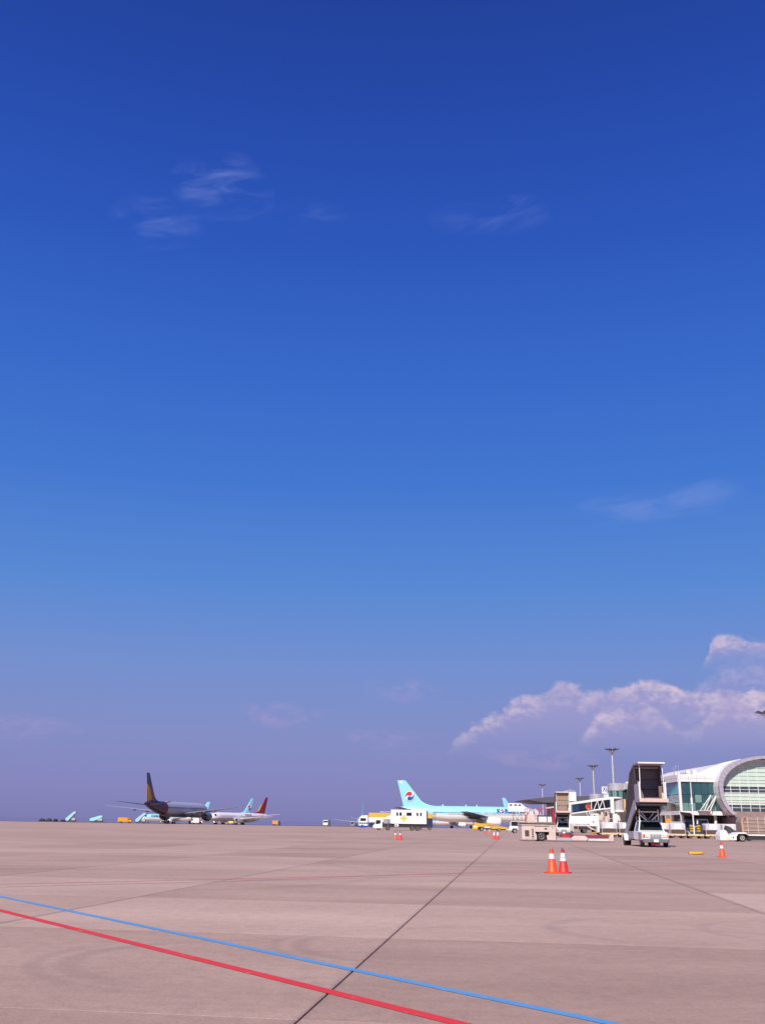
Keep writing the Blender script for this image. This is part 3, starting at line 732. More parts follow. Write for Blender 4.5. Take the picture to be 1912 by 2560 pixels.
# front wing facing the apron: fascia panels, glass, lower band
def face(p0, p1, n, zs_, nm, mts, th=.12, gap=.02, inset=0.0):
    p0, p1 = Vector(p0), Vector(p1); d = (p1 - p0); ln = d.length; d.normalize(); nrm = Vector((d.y, -d.x))
    for i in range(n):
        for j in range(len(zs_) - 1):
            a, c_ = p0 + d * (ln * i / n + gap), p0 + d * (ln * (i + 1) / n - gap)
            o1 = nrm * (-inset); o2 = nrm * (-inset - th)
            q = MB(); z0, z1 = zs_[j] + gap, zs_[j + 1] - gap
            q.add([(*(a + o1), z0), (*(c_ + o1), z0), (*(c_ + o1), z1), (*(a + o1), z1), (*(a + o2), z0), (*(c_ + o2), z0), (*(c_ + o2), z1), (*(a + o2), z1)],
                  [(0, 1, 2, 3), (5, 4, 7, 6), (0, 4, 5, 1), (1, 5, 6, 2), (2, 6, 7, 3), (3, 7, 4, 0)])
            W(q, nm, mts(i, j))
A_, B_ = (56.55, 190.0), (64.2, 190.0)
rnd = random.Random(3)
face(A_, B_, 5, [9.62, 10.28, 10.95], 'fascia_panel', lambda i, j: clad)
face(A_, (65.9, 190.0), 6, [3.68, 4.45], 'fascia_panel', lambda i, j: clad)
gsel = lambda i, j: (teal2 if (j == 0 and rnd.random() < .6) or (j == 1 and rnd.random() < .35) else teal)
face(A_, B_, 6, [4.47, 5.9, 7.35, 9.6], 'pane', gsel, .05, .035, .25)
q = MB(); q.box(56.4, 66, 190.5, 190.7, 4.4, 9.7); W(q, 'frame_backing', dgrey)
P0, P1, P2 = (56.9, 236.5), (56.05, 190.4), None
face(P0, P1, 14, [9.62, 10.28, 10.95], 'fascia_panel', lambda i, j: clad)
face(P0, P1, 14, [3.68, 4.45], 'fascia_panel', lambda i, j: clad)
face(P0, P1, 14, [4.47, 5.9, 7.35, 9.6], 'pane', gsel, .05, .05, .25)
q = MB(); q.prism([(56.5, 191), (57.3, 236), (58, 236), (57.2, 191)], 'z', 4.4, 9.7); W(q, 'frame_backing', dgrey)
q = MB(); q.prism([(56.25, 190.2), (57.0, 236.4), (72, 236), (72, 192), (64, 190.2)], 'z', 10.5, 10.9); W(q, 'roof_slab', clad)
q = MB(); q.prism([(56.3, 190.3), (57.1, 236.4), (72, 236), (72, 193.9), (66, 190.3)], 'z', 3.75, 4.2); W(q, 'floor_slab', dgrey)
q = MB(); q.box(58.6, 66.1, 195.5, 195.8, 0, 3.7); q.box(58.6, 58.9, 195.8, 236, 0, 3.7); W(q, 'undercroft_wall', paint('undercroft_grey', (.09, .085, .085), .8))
q = MB(); q.box(56.1, 56.55, 189.85, 190.35, 0, 11.35); W(q, 'column', clad, bevel=.03)
for y in (198, 206, 214, 222, 230):
    q = MB(); q.cyl((57.0, y, 0), (57.0, y, 3.7), .28, None, 12); W(q, 'column', clad, smooth=True)
for x in (62.9, 65.4):
    q = MB(); q.cyl((x, 191.2, 0), (x, 191.2, 3.7), .28, None, 12); W(q, 'column', clad, smooth=True)
q = MB(); q.add([(55.3, 187.6, 4.12), (57.2, 187.6, 3.95), (58.7, 189.9, 3.35), (56.2, 189.9, 3.62), (55.3, 187.6, 4.2), (57.2, 187.6, 4.03), (58.7, 189.9, 3.43), (56.2, 189.9, 3.7)], [(0, 1, 2, 3), (4, 7, 6, 5), (0, 4, 5, 1), (1, 5, 6, 2), (2, 6, 7, 3), (3, 7, 4, 0)]); W(q, 'canopy', dgrey)
for a, c_ in (((59.5, 188.9, 4.5), (61.9, 189.6, 7.3)), ((60.3, 188.9, 4.5), (61.9, 189.6, 7.3)), ((60.7, 188.9, 4.5), (63.1, 189.6, 7.5)), ((61.3, 188.9, 4.5), (63.1, 189.6, 7.5))):
    q = MB(); q.cyl(a, c_, .075, None, 8); W(q, 'strut', clad, smooth=True)
q = MB(); q.box(59.3, 61.5, 188.8, 190.0, 4.46, 4.55); W(q, 'strut_base', clad)
for x, w_, h_ in ((58.55, .62, .9), (59.75, .7, .95), (54.9 + 1.5, .4, .55)):
    q = MB(); q.box(x, x + w_, 192.5, 193.4, 10.9, 10.95 + h_); W(q, 'roof_unit', clad, bevel=.03)
q = MB(); q.tube([(56.9, 195, 10.9), (56.9, 195, 12.5)], .03, 5); q.tube([(57.5, 196, 10.9), (57.5, 196, 12.8), (58.1, 196, 12.8), (58.1, 196, 10.9)], .025, 5); q.tube([(57.4, 195, 11.2), (58.6, 193, 11.2)], .03, 5); W(q, 'roof_aerial', steel)
q = MB(); q.tube([(56.6, 190.6, 11.25), (58.7, 191.6, 11.25)], .05, 5); W(q, 'roof_rail', dgrey)
# round stair towers and the gate wing behind
metalc = paint('silver_cladding', (.60, .57, .58), .38, .55, var=.06, scale=.3)
def tower(x, y, r_, top, glass_z, label):
    q = MB(); q.lathe([(glass_z[1], r_), (top, r_), (top, r_ - .3)], (x, y, 0), (0, 0, 1), 28); W(q, 'tower_cap', metalc, smooth=True)
    q = MB(); q.lathe([(0, r_ - .05), (glass_z[0], r_ - .05)], (x, y, 0), (0, 0, 1), 28); W(q, 'tower_base', clad, smooth=True)
    zs2 = [glass_z[0], (glass_z[0] + glass_z[1]) / 2, glass_z[1]]
    for k in range(14):
        a0, a1 = math.pi + k * math.pi * 1.2 / 14 - .3, math.pi + (k + 1) * math.pi * 1.2 / 14 - .3
        for z0, z1 in zip(zs2, zs2[1:]):
            q = MB(); ra, rb = r_ - .1, r_ - .16; e_ = .02
            P_ = lambda a, rr, z: (x + rr * math.cos(a), y + rr * math.sin(a), z)
            q.add([P_(a0 + e_, ra, z0 + .03), P_(a1 - e_, ra, z0 + .03), P_(a1 - e_, ra, z1 - .03), P_(a0 + e_, ra, z1 - .03), P_(a0 + e_, rb, z0 + .03), P_(a1 - e_, rb, z0 + .03), P_(a1 - e_, rb, z1 - .03), P_(a0 + e_, rb, z1 - .03)],
                  [(0, 1, 2, 3), (5, 4, 7, 6), (0, 4, 5, 1), (1, 5, 6, 2), (2, 6, 7, 3), (3, 7, 4, 0)]); W(q, 'pane', teal2 if k % 3 else teal)
    q = MB(); q.lathe([(glass_z[0], r_ - .3), (glass_z[1], r_ - .3)], (x, y, 0), (0, 0, 1), 20); W(q, 'tower_core', dgrey)
tower(55.4, 236.5, 2.0, 11.0, (5.0, 9.35), '')
q = MB(); q.box(57.35, 58.1, 235.0, 236.0, 0, 11.35); W(q, 'pier', clad)
tower(65.3, 305, 2.1, 10.6, (5, 8.6), '')
q = MB(); q.prism([(57.0, 239), (57.6, 239), (67.6, 304), (69.5, 304), (70, 239)], 'z', 0, 8.9); W(q, 'gate_wing_wall', clad)
q = MB(); q.box(66.5, 76, 305.5, 320, 0, 10.55); W(q, 'gate_wing_block', clad)
# name board on the roof
sg = thing('roof_sign', 'white roof sign board with blue Korean characters between the round towers', 'sign', (67.9, 299, 10.1))
q = MB(); q.box(-2.2, 2.2, 0, .15, .5, 2.45); q.build('board', white_clean, sg, bevel=.02)
q = MB(); q.box(-1.3, -1.1, .15, .3, -1.3, 2.2); q.box(1.1, 1.3, .15, .3, -1.3, 2.2); q.build('post', steel, sg)
def strokes(x, segs, nm='character'):
    q = MB()
    for (a, c_, w_) in segs:
        a, c_ = Vector((x + a[0], 0, a[1])), Vector((x + c_[0], 0, c_[1])); d = (c_ - a).normalized(); n_ = Vector((-d.z, 0, d.x)) * w_ / 2
        q.add([p + Vector((0, yy, 0)) for yy in (-.03, .0) for p in (a + n_, c_ + n_, c_ - n_, a - n_)], [(0, 1, 2, 3), (7, 6, 5, 4), (0, 4, 5, 1), (1, 5, 6, 2), (2, 6, 7, 3), (3, 7, 4, 0)])
    q.build(nm, txt_blue, sg)
strokes(-1.95, [((.05, 2.1), (.95, 2.1), .2), ((.5, 2.1), (.08, 1.0), .2), ((.5, 1.85), (.9, 1.0), .2), ((.85, 1.6), (1.2, 1.6), .18), ((1.2, 2.3), (1.2, .75), .22), ((1.55, 2.35), (1.55, .7), .22)])
strokes(.2, [((.2, 2.2), (1.5, 2.2), .2), ((.85, 2.2), (.3, 1.45), .2), ((.85, 2.0), (1.45, 1.45), .2), ((0, 1.2), (1.75, 1.2), .2), ((.87, 1.2), (.87, .65), .2)])

# far concourse with wing shaped roof
fc = thing('far_concourse', 'distant concourse with a dark flat wing shaped roof', 'building', (80, 450, gz(450)))
z_ = -gz(450)
q = MB(); q.prism([(-17.0, 11.8 + z_), (-9, 12.9 + z_), (-2, 13.4 + z_), (30, 14.2 + z_), (60, 14.3 + z_), (60, 11.4 + z_), (10, 11.0 + z_), (-9, 10.6 + z_)], 'y', -14, 25); q.build('roof', paint('dark_roof', (.085, .08, .10), .5), fc, bevel=.1)
q = MB(); q.box(-2.5, 58, -8, 20, 0, 11.2 + z_); q.build('wall', paint('far_wall', (.30, .27, .27), .6), fc)
q = MB(); q.prism([(-10, 8.6 + z_), (-2, 9.6 + z_), (12, 10.4 + z_), (12, 9.9 + z_), (-2, 8.9 + z_), (-10, 8.1 + z_)], 'y', -25, -13.9); q.build('lower_roof', paint('far_eave', (.48, .44, .43), .6), fc)
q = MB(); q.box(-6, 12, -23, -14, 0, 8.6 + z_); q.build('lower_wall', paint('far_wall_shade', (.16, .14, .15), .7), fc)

# ------------------------------------------------------------------ boarding bridge
jb = thing('boarding_bridge', 'white boarding bridge with dark glass tunnel and round orange emblem', 'boarding bridge', (50, 232, 0))
tun = lambda u, v: (-6.2 + 9.1 * u, 3.95 + 1.33 * u + 2.42 * v)
dk = paint('tunnel_glass', (.012, .016, .028), .1, coat=.4)
q = MB(); q.prism([tun(0, .12), tun(1, .12), tun(1, .84), tun(0, .84)], 'y', .1, 2.6); q.build('tunnel_glazing', dk, jb)
q = MB(); q.prism([tun(-.01, 0), tun(1.02, 0), tun(1.02, .11), tun(-.01, .11)], 'y', 0, 2.7); q.build('tunnel_floor', white, jb)
q = MB(); q.prism([tun(-.01, .85), tun(1.02, .85), tun(1.02, 1.06), tun(-.01, 1.06)], 'y', 0, 2.7); q.build('tunnel_roof', white, jb)
for u in (0, .51, 1.0):
    q = MB(); a, c_ = tun(u, .1), tun(u, .86); w_ = .06 if u == .51 else .16; q.prism([(a[0] - w_, a[1]), (a[0] + w_, a[1]), (c_[0] + w_, c_[1]), (c_[0] - w_, c_[1])], 'y', -.04, .09); q.build('tunnel_post', white, jb)
zig = [(.56, .1), (.665, .92), (.70, .1), (.80, .92), (.835, .1)]
for a, c_ in zip(zig, zig[1:]):
    q = MB(); p0, p1 = tun(*a), tun(*c_); q.cyl((p0[0], -.1, p0[1]), (p1[0], -.1, p1[1]), .09, None, 6); q.build('brace', white, jb)
q = MB(); q.prism([tun(.55, .02), tun(.85, .02), tun(.85, .14), tun(.55, .14)], 'y', -.22, -.02); q.prism([tun(.55, .86), tun(.85, .86), tun(.85, .98), tun(.55, .98)], 'y', -.22, -.02); q.build('brace_rail', white, jb)
ec = tun(.44, .46); q = MB(); q.lathe([(0, .72), (.03, .72)], (ec[0], .09, ec[1]), (0, -1, 0), 24); em = q.build('emblem', paint('emblem_orange', (.55, .10, .03), .5), jb)
q = MB(); q.prism([(ec[0] - .34, ec[1] + .32), (ec[0] - .16, ec[1] + .32), (ec[0] - .02, ec[1] - .45), (ec[0] - .2, ec[1] - .3)], 'y', .03, .055); q.prism([(ec[0] + .34, ec[1] + .32), (ec[0] + .16, ec[1] + .32), (ec[0] + .06, ec[1] - .45), (ec[0] + .22, ec[1] - .3)], 'y', .03, .055); q.prism([(ec[0] - .5, ec[1] + .42), (ec[0] + .5, ec[1] + .42), (ec[0] + .3, ec[1] + .62), (ec[0] - .3, ec[1] + .62)], 'y', .03, .055); q.build('emblem_mark', paint('emblem_dark', (.12, .02, .02), .5), em)
q = MB(); q.prism([tun(.02, .2), tun(.20, .2), tun(.20, .76), tun(.02, .76)], 'y', .06, .095); q.build('poster', paint('poster_blue', (.02, .045, .10), .3), jb)
q = MB(); q.box(-8.6, -6.3, -.6, 3.2, 3.4, 6.5); q.build('cab', white, jb, bevel=.08)
q = MB(); q.box(-7.7, -4.85, .3, 3.2, 6.75, 8.85); q.build('cab_hood', white, jb, bevel=.08)
q = MB(); q.box(-7.2, -5.2, .2, 2.4, 8.86, 9.1); q.tube([(-6.6, 0, 9.0), (-6.6, 0, 9.4), (-5.9, 0, 9.4)], .04, 5); q.build('cab_roof_unit', steel, jb)
q = MB(); q.box(2.7, 3.5, -.5, 3.2, 4.3, 7.8); q.build('tunnel_end_frame', white, jb, bevel=.03)
q = MB(); q.lathe([(5.05, 1.15), (7.5, 1.15)], (4.9, 1.2, 0), (0, 0, 1), 24); q.build('rotunda', paint('rotunda_grey', (.42, .41, .44), .5), jb, True)
q = MB(); q.box(5.75, 6.15, -.4, .2, 4.9, 7.4); q.build('rotunda_curtain', paint('ochre_curtain', (.62, .38, .20), .7), jb)
q = MB(); q.lathe([(7.52, 1.5), (7.85, 1.5)], (4.4, 1.2, 0), (0, 0, 1), 24); q.lathe([(4.6, 1.4), (5.03, 1.4)], (4.9, 1.2, 0), (0, 0, 1), 24); q.build('rotunda_cap', white, jb, True)
q = MB(); q.cyl((4.6, 1.2, 0), (4.6, 1.2, 4.6), .55, None, 16); q.build('support_column', white, jb, True)
for x in (.8, 2.2):
    q = MB(); q.box(x - .25, x + .25, .2, .7, .7, 4.6); q.box(x - .25, x + .25, 2, 2.5, .7, 4.6); q.build('lift_leg', beige, jb, bevel=.03)
q = MB(); q.box(-.6, 3.2, .0, 2.7, .7, 1.2); q.tube([(-2, .3, 4.2), (2.2, .3, 5.0)], .1, 6); q.tube([(-1, .3, 1.2), (1.0, .3, 3.4)], .08, 6); q.box(-.8, .6, .2, 1.6, 2.8, 3.9); q.build('drive_frame', beige, jb, bevel=.02)
for x in (-.2, 2.8):
    for y in (.2, 2.4): wheel(jb, x, y, .5, .35)

q = MB()
for s_ in (-.9, -.2): q.tube([(s_ + .2, -.9, .4), (s_ - 2.2, -.9, 4.4)], .06, 6)
q.build('service_stair', white, jb)
for k in range(9):
    q = MB(); q.box(-.55 - k * .27, -.15 - k * .27, -1.3, -.5, .6 + k * .43, .66 + k * .43); q.build('stair_step', grey_l, jb)
q = MB(); q.tube([(-.3, -1.3, 1.5), (-2.6, -1.3, 5.4), (-2.6, -1.3, 4.4)], .04, 6); q.tube([(1.4, -.4, 4.7), (3.4, -.4, 5.0), (3.4, -.4, 3.2), (1.4, -.4, 3.0)], .06, 6); q.build('handrail', steel, jb)
q = MB(); q.box(3.0, 4.0, -.9, -.2, 2.2, 4.2); q.build('equipment_cabinet', white, jb, bevel=.04)
q = MB(); q.box(1.2, 1.9, -.8, -.3, 2.0, 3.6); q.build('cable_box', beige, jb, bevel=.04)
q = MB(); q.tube([(1.0, -.6, 3.4), (.4, -.8, 2.2), (1.0, -1.0, 1.0), (2.6, -1.0, .9)], .09, 6); q.build('air_hose', brown, jb)
q = MB(); q.tube([(4.2, -1.0, 3.5), (7.2, -1.0, 3.3), (7.2, -1.0, 2.3), (4.2, -1.0, 2.5)], .07, 6); q.tube([(4.2, -1.0, 2.5), (7.2, -1.0, 3.3)], .05, 6); q.build('walkway_rail', dgrey, jb)

def gpu(label, x, y, mt, w=2.4, h=1.7):
    r = thing('ground_power_unit', label, 'power unit', (x, y, 0), 0, 'power units parked by the terminal')
    q = MB(); q.prism([(-w / 2, .4), (-w / 2, h - .2), (-w / 2 + .25, h), (w / 2 - .1, h), (w / 2, h - .15), (w / 2, .4)], 'y', 0, 1.4); q.build('housing', mt, r, bevel=.05)
    q = MB(); q.box(-w * .3, w * .1, -.02, -.003, .7, h - .35); q.build('grille', dgrey, r)
    q = MB(); q.box(w * .2, w * .4, -.02, -.003, .6, h - .3); q.build('door', grey_l, r)
    q = MB(); q.tube([(-w / 2, .7, .45), (-w / 2 - .9, .7, .35)], .05, 6); q.build('tow_bar', yellow, r)
    for a in (-.32, .32):
        for yy in (.1, 1.3): wheel(r, a * w, yy, .3, .2)
gpu('white power unit behind the leftmost containers', 38.8, 176, white)
gpu('beige power unit left of the tanker wheels', 33.6, 182, beige, 2.2, 1.9)
gpu('grey power unit right of the pickup among the containers', 46.0, 158, grey_l, 2.0, 2.3)

# ------------------------------------------------------------------ light masts
def mast(label, x, y, h=25.2):
    r = thing('light_mast', label, 'light mast', (x, y, gz(y)), 0, 'floodlight masts along the terminal')
    q = MB(); q.lathe([(0, .42), (h - 1.2, .27), (h - .6, .27)], (0, 0, 0), (0, 0, 1), 12); q.build('pole', steel, r, True)
    q = MB(); q.lathe([(h - 1.3, .3), (h - .7, .9), (h - .1, .95), (h + .1, .5)], (0, 0, 0), (0, 0, 1), 14); q.build('crown', paint('crown_grey', (.55, .53, .52), .5), r, True)
    for k in range(8):
        a = k * math.pi / 4 + .3; d = Vector((math.cos(a), math.sin(a), 0)); p = Vector((-d.y, d.x, 0))
        q = MB(); c0 = d * 1.0; c1 = d * 2.2
        q.add([c0 + p * .4 + Vector((0, 0, h - .3)), c0 - p * .4 + Vector((0, 0, h - .3)), c1 - p * .4 + Vector((0, 0, h - .0)), c1 + p * .4 + Vector((0, 0, h - .0)), c0 + p * .4 + Vector((0, 0, h - .05)), c0 - p * .4 + Vector((0, 0, h - .05)), c1 - p * .4 + Vector((0, 0, h + .25)), c1 + p * .4 + Vector((0, 0, h + .25))],
              [(0, 1, 2, 3), (7, 6, 5, 4), (0, 4, 5, 1), (1, 5, 6, 2), (2, 6, 7, 3), (3, 7, 4, 0)]); q.build('floodlight', dgrey, r)
    q = MB(); q.cyl((0, 0, h), (0, 0, h + 1.7), .03, .01, 5); q.build('lightning_rod', steel, r)
mast('leftmost and smallest looking floodlight mast, above the dark wing roof', 96.3, 597)
mast('second floodlight mast from the left, thin', 102.6, 517)
mast('third floodlight mast from the left, rising behind the roof sign', 87.8, 414)
mast('tallest looking floodlight mast, behind the round tower', 75.4, 325.5)
mast('floodlight mast at the right edge of the photo, only its lamps showing', 82.9, 213)
lp_ = thing('lamp_post', 'slim white lamp post in front of the terminal glass', 'lamp post', (52.25, 170, 0))
q = MB(); q.lathe([(0, .12), (8.7, .075)], (0, 0, 0), (0, 0, 1), 10); q.build('pole', clad, lp_, True)
q = MB(); q.box(-.2, .1, -.15, .15, 5.1, 6.2); q.build('control_box', clad, lp_, bevel=.02)
q = MB(); q.box(-.35, .25, -.1, .1, 8.7, 8.8); q.build('lamp', grey, lp_)

# ------------------------------------------------------------------ stair trucks
def stair_truck(label, loc, rz, side_m, str_m, inner_m, post_m, curtain=-2.45, group=None):
    """front bumper at x=0, forward +x; stairs climb from the rear to a platform over the cab"""
    r = thing('stair_truck', label, 'stair truck', loc, rz, group)
    # pickup cab and hood
    q = MB(); hw = 1.0
    secs = []
    for x, zt, wd in ((-.06, 1.02, .93), (-.25, 1.10, .99), (-1.35, 1.20, 1.0), (-1.5, 1.22, 1.0)):
        secs.append([(x, -wd, .50), (x, wd, .50), (x, wd, zt - .12), (x, wd - .12, zt), (x, -wd + .12, zt), (x, -wd, zt - .12)])
    q.loft(secs); hood = q.build('hood', white_clean, r, bevel=.02)
    q = MB(); q.loft([[(-1.5, -1.0, .5), (-1.5, 1.0, .5), (-1.5, 1.0, 1.14), (-1.5, -1.0, 1.14)], [(-3.3, -1.0, .5), (-3.3, 1.0, .5), (-3.3, 1.0, 1.16), (-3.3, -1.0, 1.16)]]); q.build('door_panel', white_clean, r, bevel=.03)
    q = MB(); ring = lambda x, w, z: [(x, -w, z), (x, w, z)]
    q.add([(-1.5, -.97, 1.15), (-1.5, .97, 1.15), (-3.3, .97, 1.15), (-3.3, -.97, 1.15), (-2.15, -.74, 1.86), (-2.15, .74, 1.86), (-3.25, .76, 1.86), (-3.25, -.76, 1.86)], [(0, 1, 2, 3), (7, 6, 5, 4), (0, 4, 5, 1), (1, 5, 6, 2), (2, 6, 7, 3), (3, 7, 4, 0)]); q.build('cab', glass, r)
    for s in (-1, 1):
        q = MB(); q.loft([[(-1.46, s * .99, 1.15), (-1.56, s * 1.0, 1.15), (-1.56, s * .93, 1.15), (-1.46, s * .91, 1.15)], [(-2.1, s * .77, 1.86), (-2.2, s * .77, 1.86), (-2.2, s * .70, 1.86), (-2.1, s * .70, 1.86)]]); q.build('cab_pillar', white_clean, r)
        q = MB(); q.loft([[(-3.2, s * .99, 1.15), (-3.33, s * .99, 1.15), (-3.33, s * .9, 1.15), (-3.2, s * .9, 1.15)], [(-3.2, s * .78, 1.86), (-3.3, s * .78, 1.86), (-3.3, s * .7, 1.86), (-3.2, s * .7, 1.86)]]); q.build('cab_pillar', white_clean, r)
    q = MB(); q.loft([[(-2.08, -.79, 1.85), (-2.08, .79, 1.85), (-2.16, .74, 1.92), (-2.16, -.74, 1.92)], [(-3.32, -.79, 1.85), (-3.32, .79, 1.85), (-3.28, .74, 1.92), (-3.28, -.74, 1.92)]]); q.build('cab_roof', white_clean, r, bevel=.02)
    gr = MB(); gr.box(-.05, .0, -.47, .47, .66, .95); go = gr.build('grille', paint('grille_white', (.66, .64, .63), .5), r, bevel=.01)
    for k in range(3):
        for c_ in range(4):
            q = MB(); y0 = -.41 + c_ * .21; q.box(-.002, .006, y0, y0 + .18, .70 + k * .085, .745 + k * .085); q.build('grille_slot', black, go)
    for s, mt in ((-1, paint('lamp_amber_red', (.55, .10, .05), .3)), (1, paint('lamp_amber', (.75, .38, .12), .3))):
        q = MB(); q.box(-.06, -.005, min(s * .5, s * .80), max(s * .5, s * .80), .70, .93); h_ = q.build('headlight', paint('lamp_glass', (.68, .62, .50), .15), r, bevel=.02)
        q = MB(); q.box(-.09, -.012, min(s * .81, s * .95), max(s * .81, s * .95), .69, .94); q.build('indicator', mt, h_, bevel=.02)
    q = MB(); q.prism([(-.98, -.30), (-.98, 0.02), (-.85, .09), (.85, .09), (.98, .02), (.98, -.30)], 'z', .34, .60)
    q.v = [(y, x, z) for x, y, z in q.v]; bmp = q.build('bumper', paint('bumper_grey', (.20, .19, .215), .4, .3), r, bevel=.03)
    q = MB(); q.box(.092, .105, -.2, .16, .38, .57); q.build('number_plate', white_clean, bmp)
    q = MB(); q.box(-.3, -.1, -.35, .3, .16, .33); q.build('tow_block', red, r)
    q = MB(); q.box(-8.0, -.3, -.42, .42, .42, .62); q.box(-8.0, -3.4, -.95, .95, .62, .80); q.build('chassis', chassis, r)
    for s in (-1, 1):
        wheel(r, -.95, s * .88, .39, .26)
        q = MB(); q.lathe([(0, .52), (.14, .52)], (-.95, s * .93, .42), (0, s, 0), 16); 
        q = MB(); q.box(-1.5, -.35, s * 1.0 - .02, s * 1.0 + .02, .50, 1.05); q.build('wheel_arch', str_m if s < 0 else white_clean, r)  # flank tone on one side only, painted in for its shade
        wheel(r, -6.6, s * .84, .39, .24); wheel(r, -6.6, s * 1.12, .39, .24)
        q = MB(); q.prism([(-5.95, .42), (-6.05, .78), (-6.25, .92), (-6.95, .92), (-7.15, .78), (-7.25, .42), (-7.1, .42), (-6.6, .85), (-6.1, .42)], 'y', s * .72, s * 1.3); q.build('fender', white, r, bevel=.01)
        q = MB(); q.box(-5.96, -5.9, min(s * .72, s * 1.3), max(s * .72, s * 1.3), .40, .84); q.build('mudguard', white, r)
        q = MB(); q.box(-5.8, -3.4, s * 1.0 - .03, s * 1.0 + .03, .55, 1.12); q.build('bed_side', str_m, r)
    # scissor frame over the cab
    for s in (-1, 1):
        q = MB(); y = s * .72
        for x in (-2.2, -3.4): q.tube([(x, y, 1.93), (x, y, 2.75)], .05, 6)
        q.tube([(-2.2, y, 2.6), (-3.4, y, 2.6)], .045, 6); q.build('lift_frame', white, r)
    q = MB(); q.tube([(-2.2, -.72, 2.58), (-2.2, .72, 2.58)], .055, 6); q.tube([(-2.2, -.72, 2.4), (-2.2, -.2, 1.95)], .045, 6); q.tube([(-2.2, .72, 2.4), (-2.2, .2, 1.95)], .045, 6); q.tube([(-2.6, -.45, 2.5), (-2.6, .0, 1.95), (-2.6, .45, 2.5)], .035, 6); q.build('cross_brace', white, r)
    # stair flight
    for s in (-1, 1):
        q = MB(); q.prism([(-2.0, 2.75), (-2.0, 3.45), (-2.6, 3.45), (-7.5, .95), (-7.5, .42), (-7.0, .42), (-3.4, 2.25)], 'y', s * .98 - .05, s * .98 + .05); q.build('stringer', str_m, r)
    for k in range(15):
        q = MB(); f = k / 14; x = -2.6 - 4.7 * f; z = 3.3 - 2.72 * f; q.box(x - .19, x + .19, -.92, .92, z - .04, z); q.build('tread', dgrey, r)
    q = MB(); q.prism([(-2.3, 2.72), (-7.2, .45), (-7.2, .52), (-2.3, 2.85)], 'y', -.9, .9); q.build('stair_underside', chassis, r)
    q = MB(); q.box(-2.4, -.15, -1.0, 1.0, 3.02, 3.28); q.build('platform_deck', chassis, r)
    q = MB(); q.box(-.15, .0, -1.05, 1.15, 3.24, 3.52); q.build('platform_bumper', paint('buffer_pink', (.62, .45, .40), .7), r, bevel=.03)
    # canopy
    for s in (-1, 1):
        q = MB(); q.prism([(-1.6, 3.4), (-1.6, 6.05), (-3.5, 5.5), (-6.1, 2.75), (-6.5, 2.1), (-6.5, 1.5), (-2.7, 3.3)], 'y', s * .99 - .02, s * .99 + .02); q.build('canopy_side', side_m, r)
        q = MB(); q.prism([(-.25, 3.5), (-.25, 4.5), (-1.0, 4.6), (-2.0, 4.6), (-2.0, 3.3), (-.6, 3.2)], 'y', s * 1.0 - .03, s * 1.0 + .03)
        if s < 0: q.build('side_guard', str_m, r)
        q = MB(); q.box(-.24, -.10, s * .97 - .06, s * .97 + .06, 3.5, 4.75); q.build('gate_post', post_m, r, bevel=.01)
        q = MB(); q.tube([(-.3, s * .9, 3.5), (-.3, s * .86, 6.1)], .035, 6); q.build('canopy_post', post_m, r)
    q = MB(); q.loft([[(.0, -.98, 6.08), (.0, .98, 6.08), (.0, .98, 6.16), (.0, -.98, 6.16)], [(-1.6, -1.06, 6.06), (-1.6, 1.06, 6.06), (-1.6, 1.06, 6.16), (-1.6, -1.06, 6.16)], [(-3.5, -1.06, 5.5), (-3.5, 1.06, 5.5), (-3.54, 1.06, 5.60), (-3.54, -1.06, 5.60)], [(-6.15, -1.06, 2.72), (-6.15, 1.06, 2.72), (-6.23, 1.06, 2.8), (-6.23, -1.06, 2.8)]]); cr_ = q.build('canopy_roof', inner_m, r)
    q = MB(); q.box(.0, .05, -1.02, 1.02, 6.10, 6.20); q.build('canopy_edge', white, cr_)
    for x, z in ((-1.6, 5.98), (-2.3, 5.78)):
        q = MB(); q.box(x - .03, x + .03, -.95, .95, z - .07, z + .02); q.build('canopy_rib', dgrey, cr_)
    q = MB(); q.box(curtain - .06, curtain, -.95, .95, 3.54, 5.9); ct_ = q.build('curtain', inner_m, r)
    for z in (4.25, 5.0):
        q = MB(); q.box(curtain + .005, curtain + .025, -.94, .94, z - .02, z + .02); q.build('curtain_seam', dgrey, ct_)
    # open side rails and folding gate on the left side
    q = MB(); q.tube([(-1.9, .98, 3.5), (-1.9, .98, 4.7), (-.9, 1.0, 4.9), (-.35, 1.0, 4.8), (-.3, 1.0, 3.5)], .035, 6); q.tube([(-1.9, .98, 4.1), (-.3, 1.0, 4.1)], .03, 6); q.tube([(-.7, .8, 6.0), (-.6, .9, 5.0), (-.7, .95, 3.6)], .035, 6); q.build('guard_rail', dgrey, r)
    q = MB(); q.box(-.7, -.45, .55, .8, 3.5, 4.45); q.build('control_box', brown, r, bevel=.03)
    q = MB(); q.box(-.5, -.35, .72, .98, 3.5, 3.95); q.build('side_locker', beige, r, bevel=.02)
    q = MB(); q.box(-4.4, -4.35, -.5, -.15, 3.7, 3.74); q.build('step_lamp', white, r)
    return r
def fabric(name, c, through):
    mt = paint(name, c, .8, dirt=.1); t = mt.node_tree; bs = t.nodes['Principled BSDF']; tr = t.nodes.new('ShaderNodeBsdfTranslucent'); tr.inputs[0].default_value = tuple(through) + (1,)
    mx = t.nodes.new('ShaderNodeMixShader'); mx.inputs[0].default_value = .45; t.links.new(bs.outputs[0], mx.inputs[1]); t.links.new(tr.outputs[0], mx.inputs[2]); t.links.new(mx.outputs[0], t.nodes['Material Output'].inputs[0])
    return mt
violet = fabric('violet_grey_canopy', (.125, .108, .122), (.50, .42, .42))
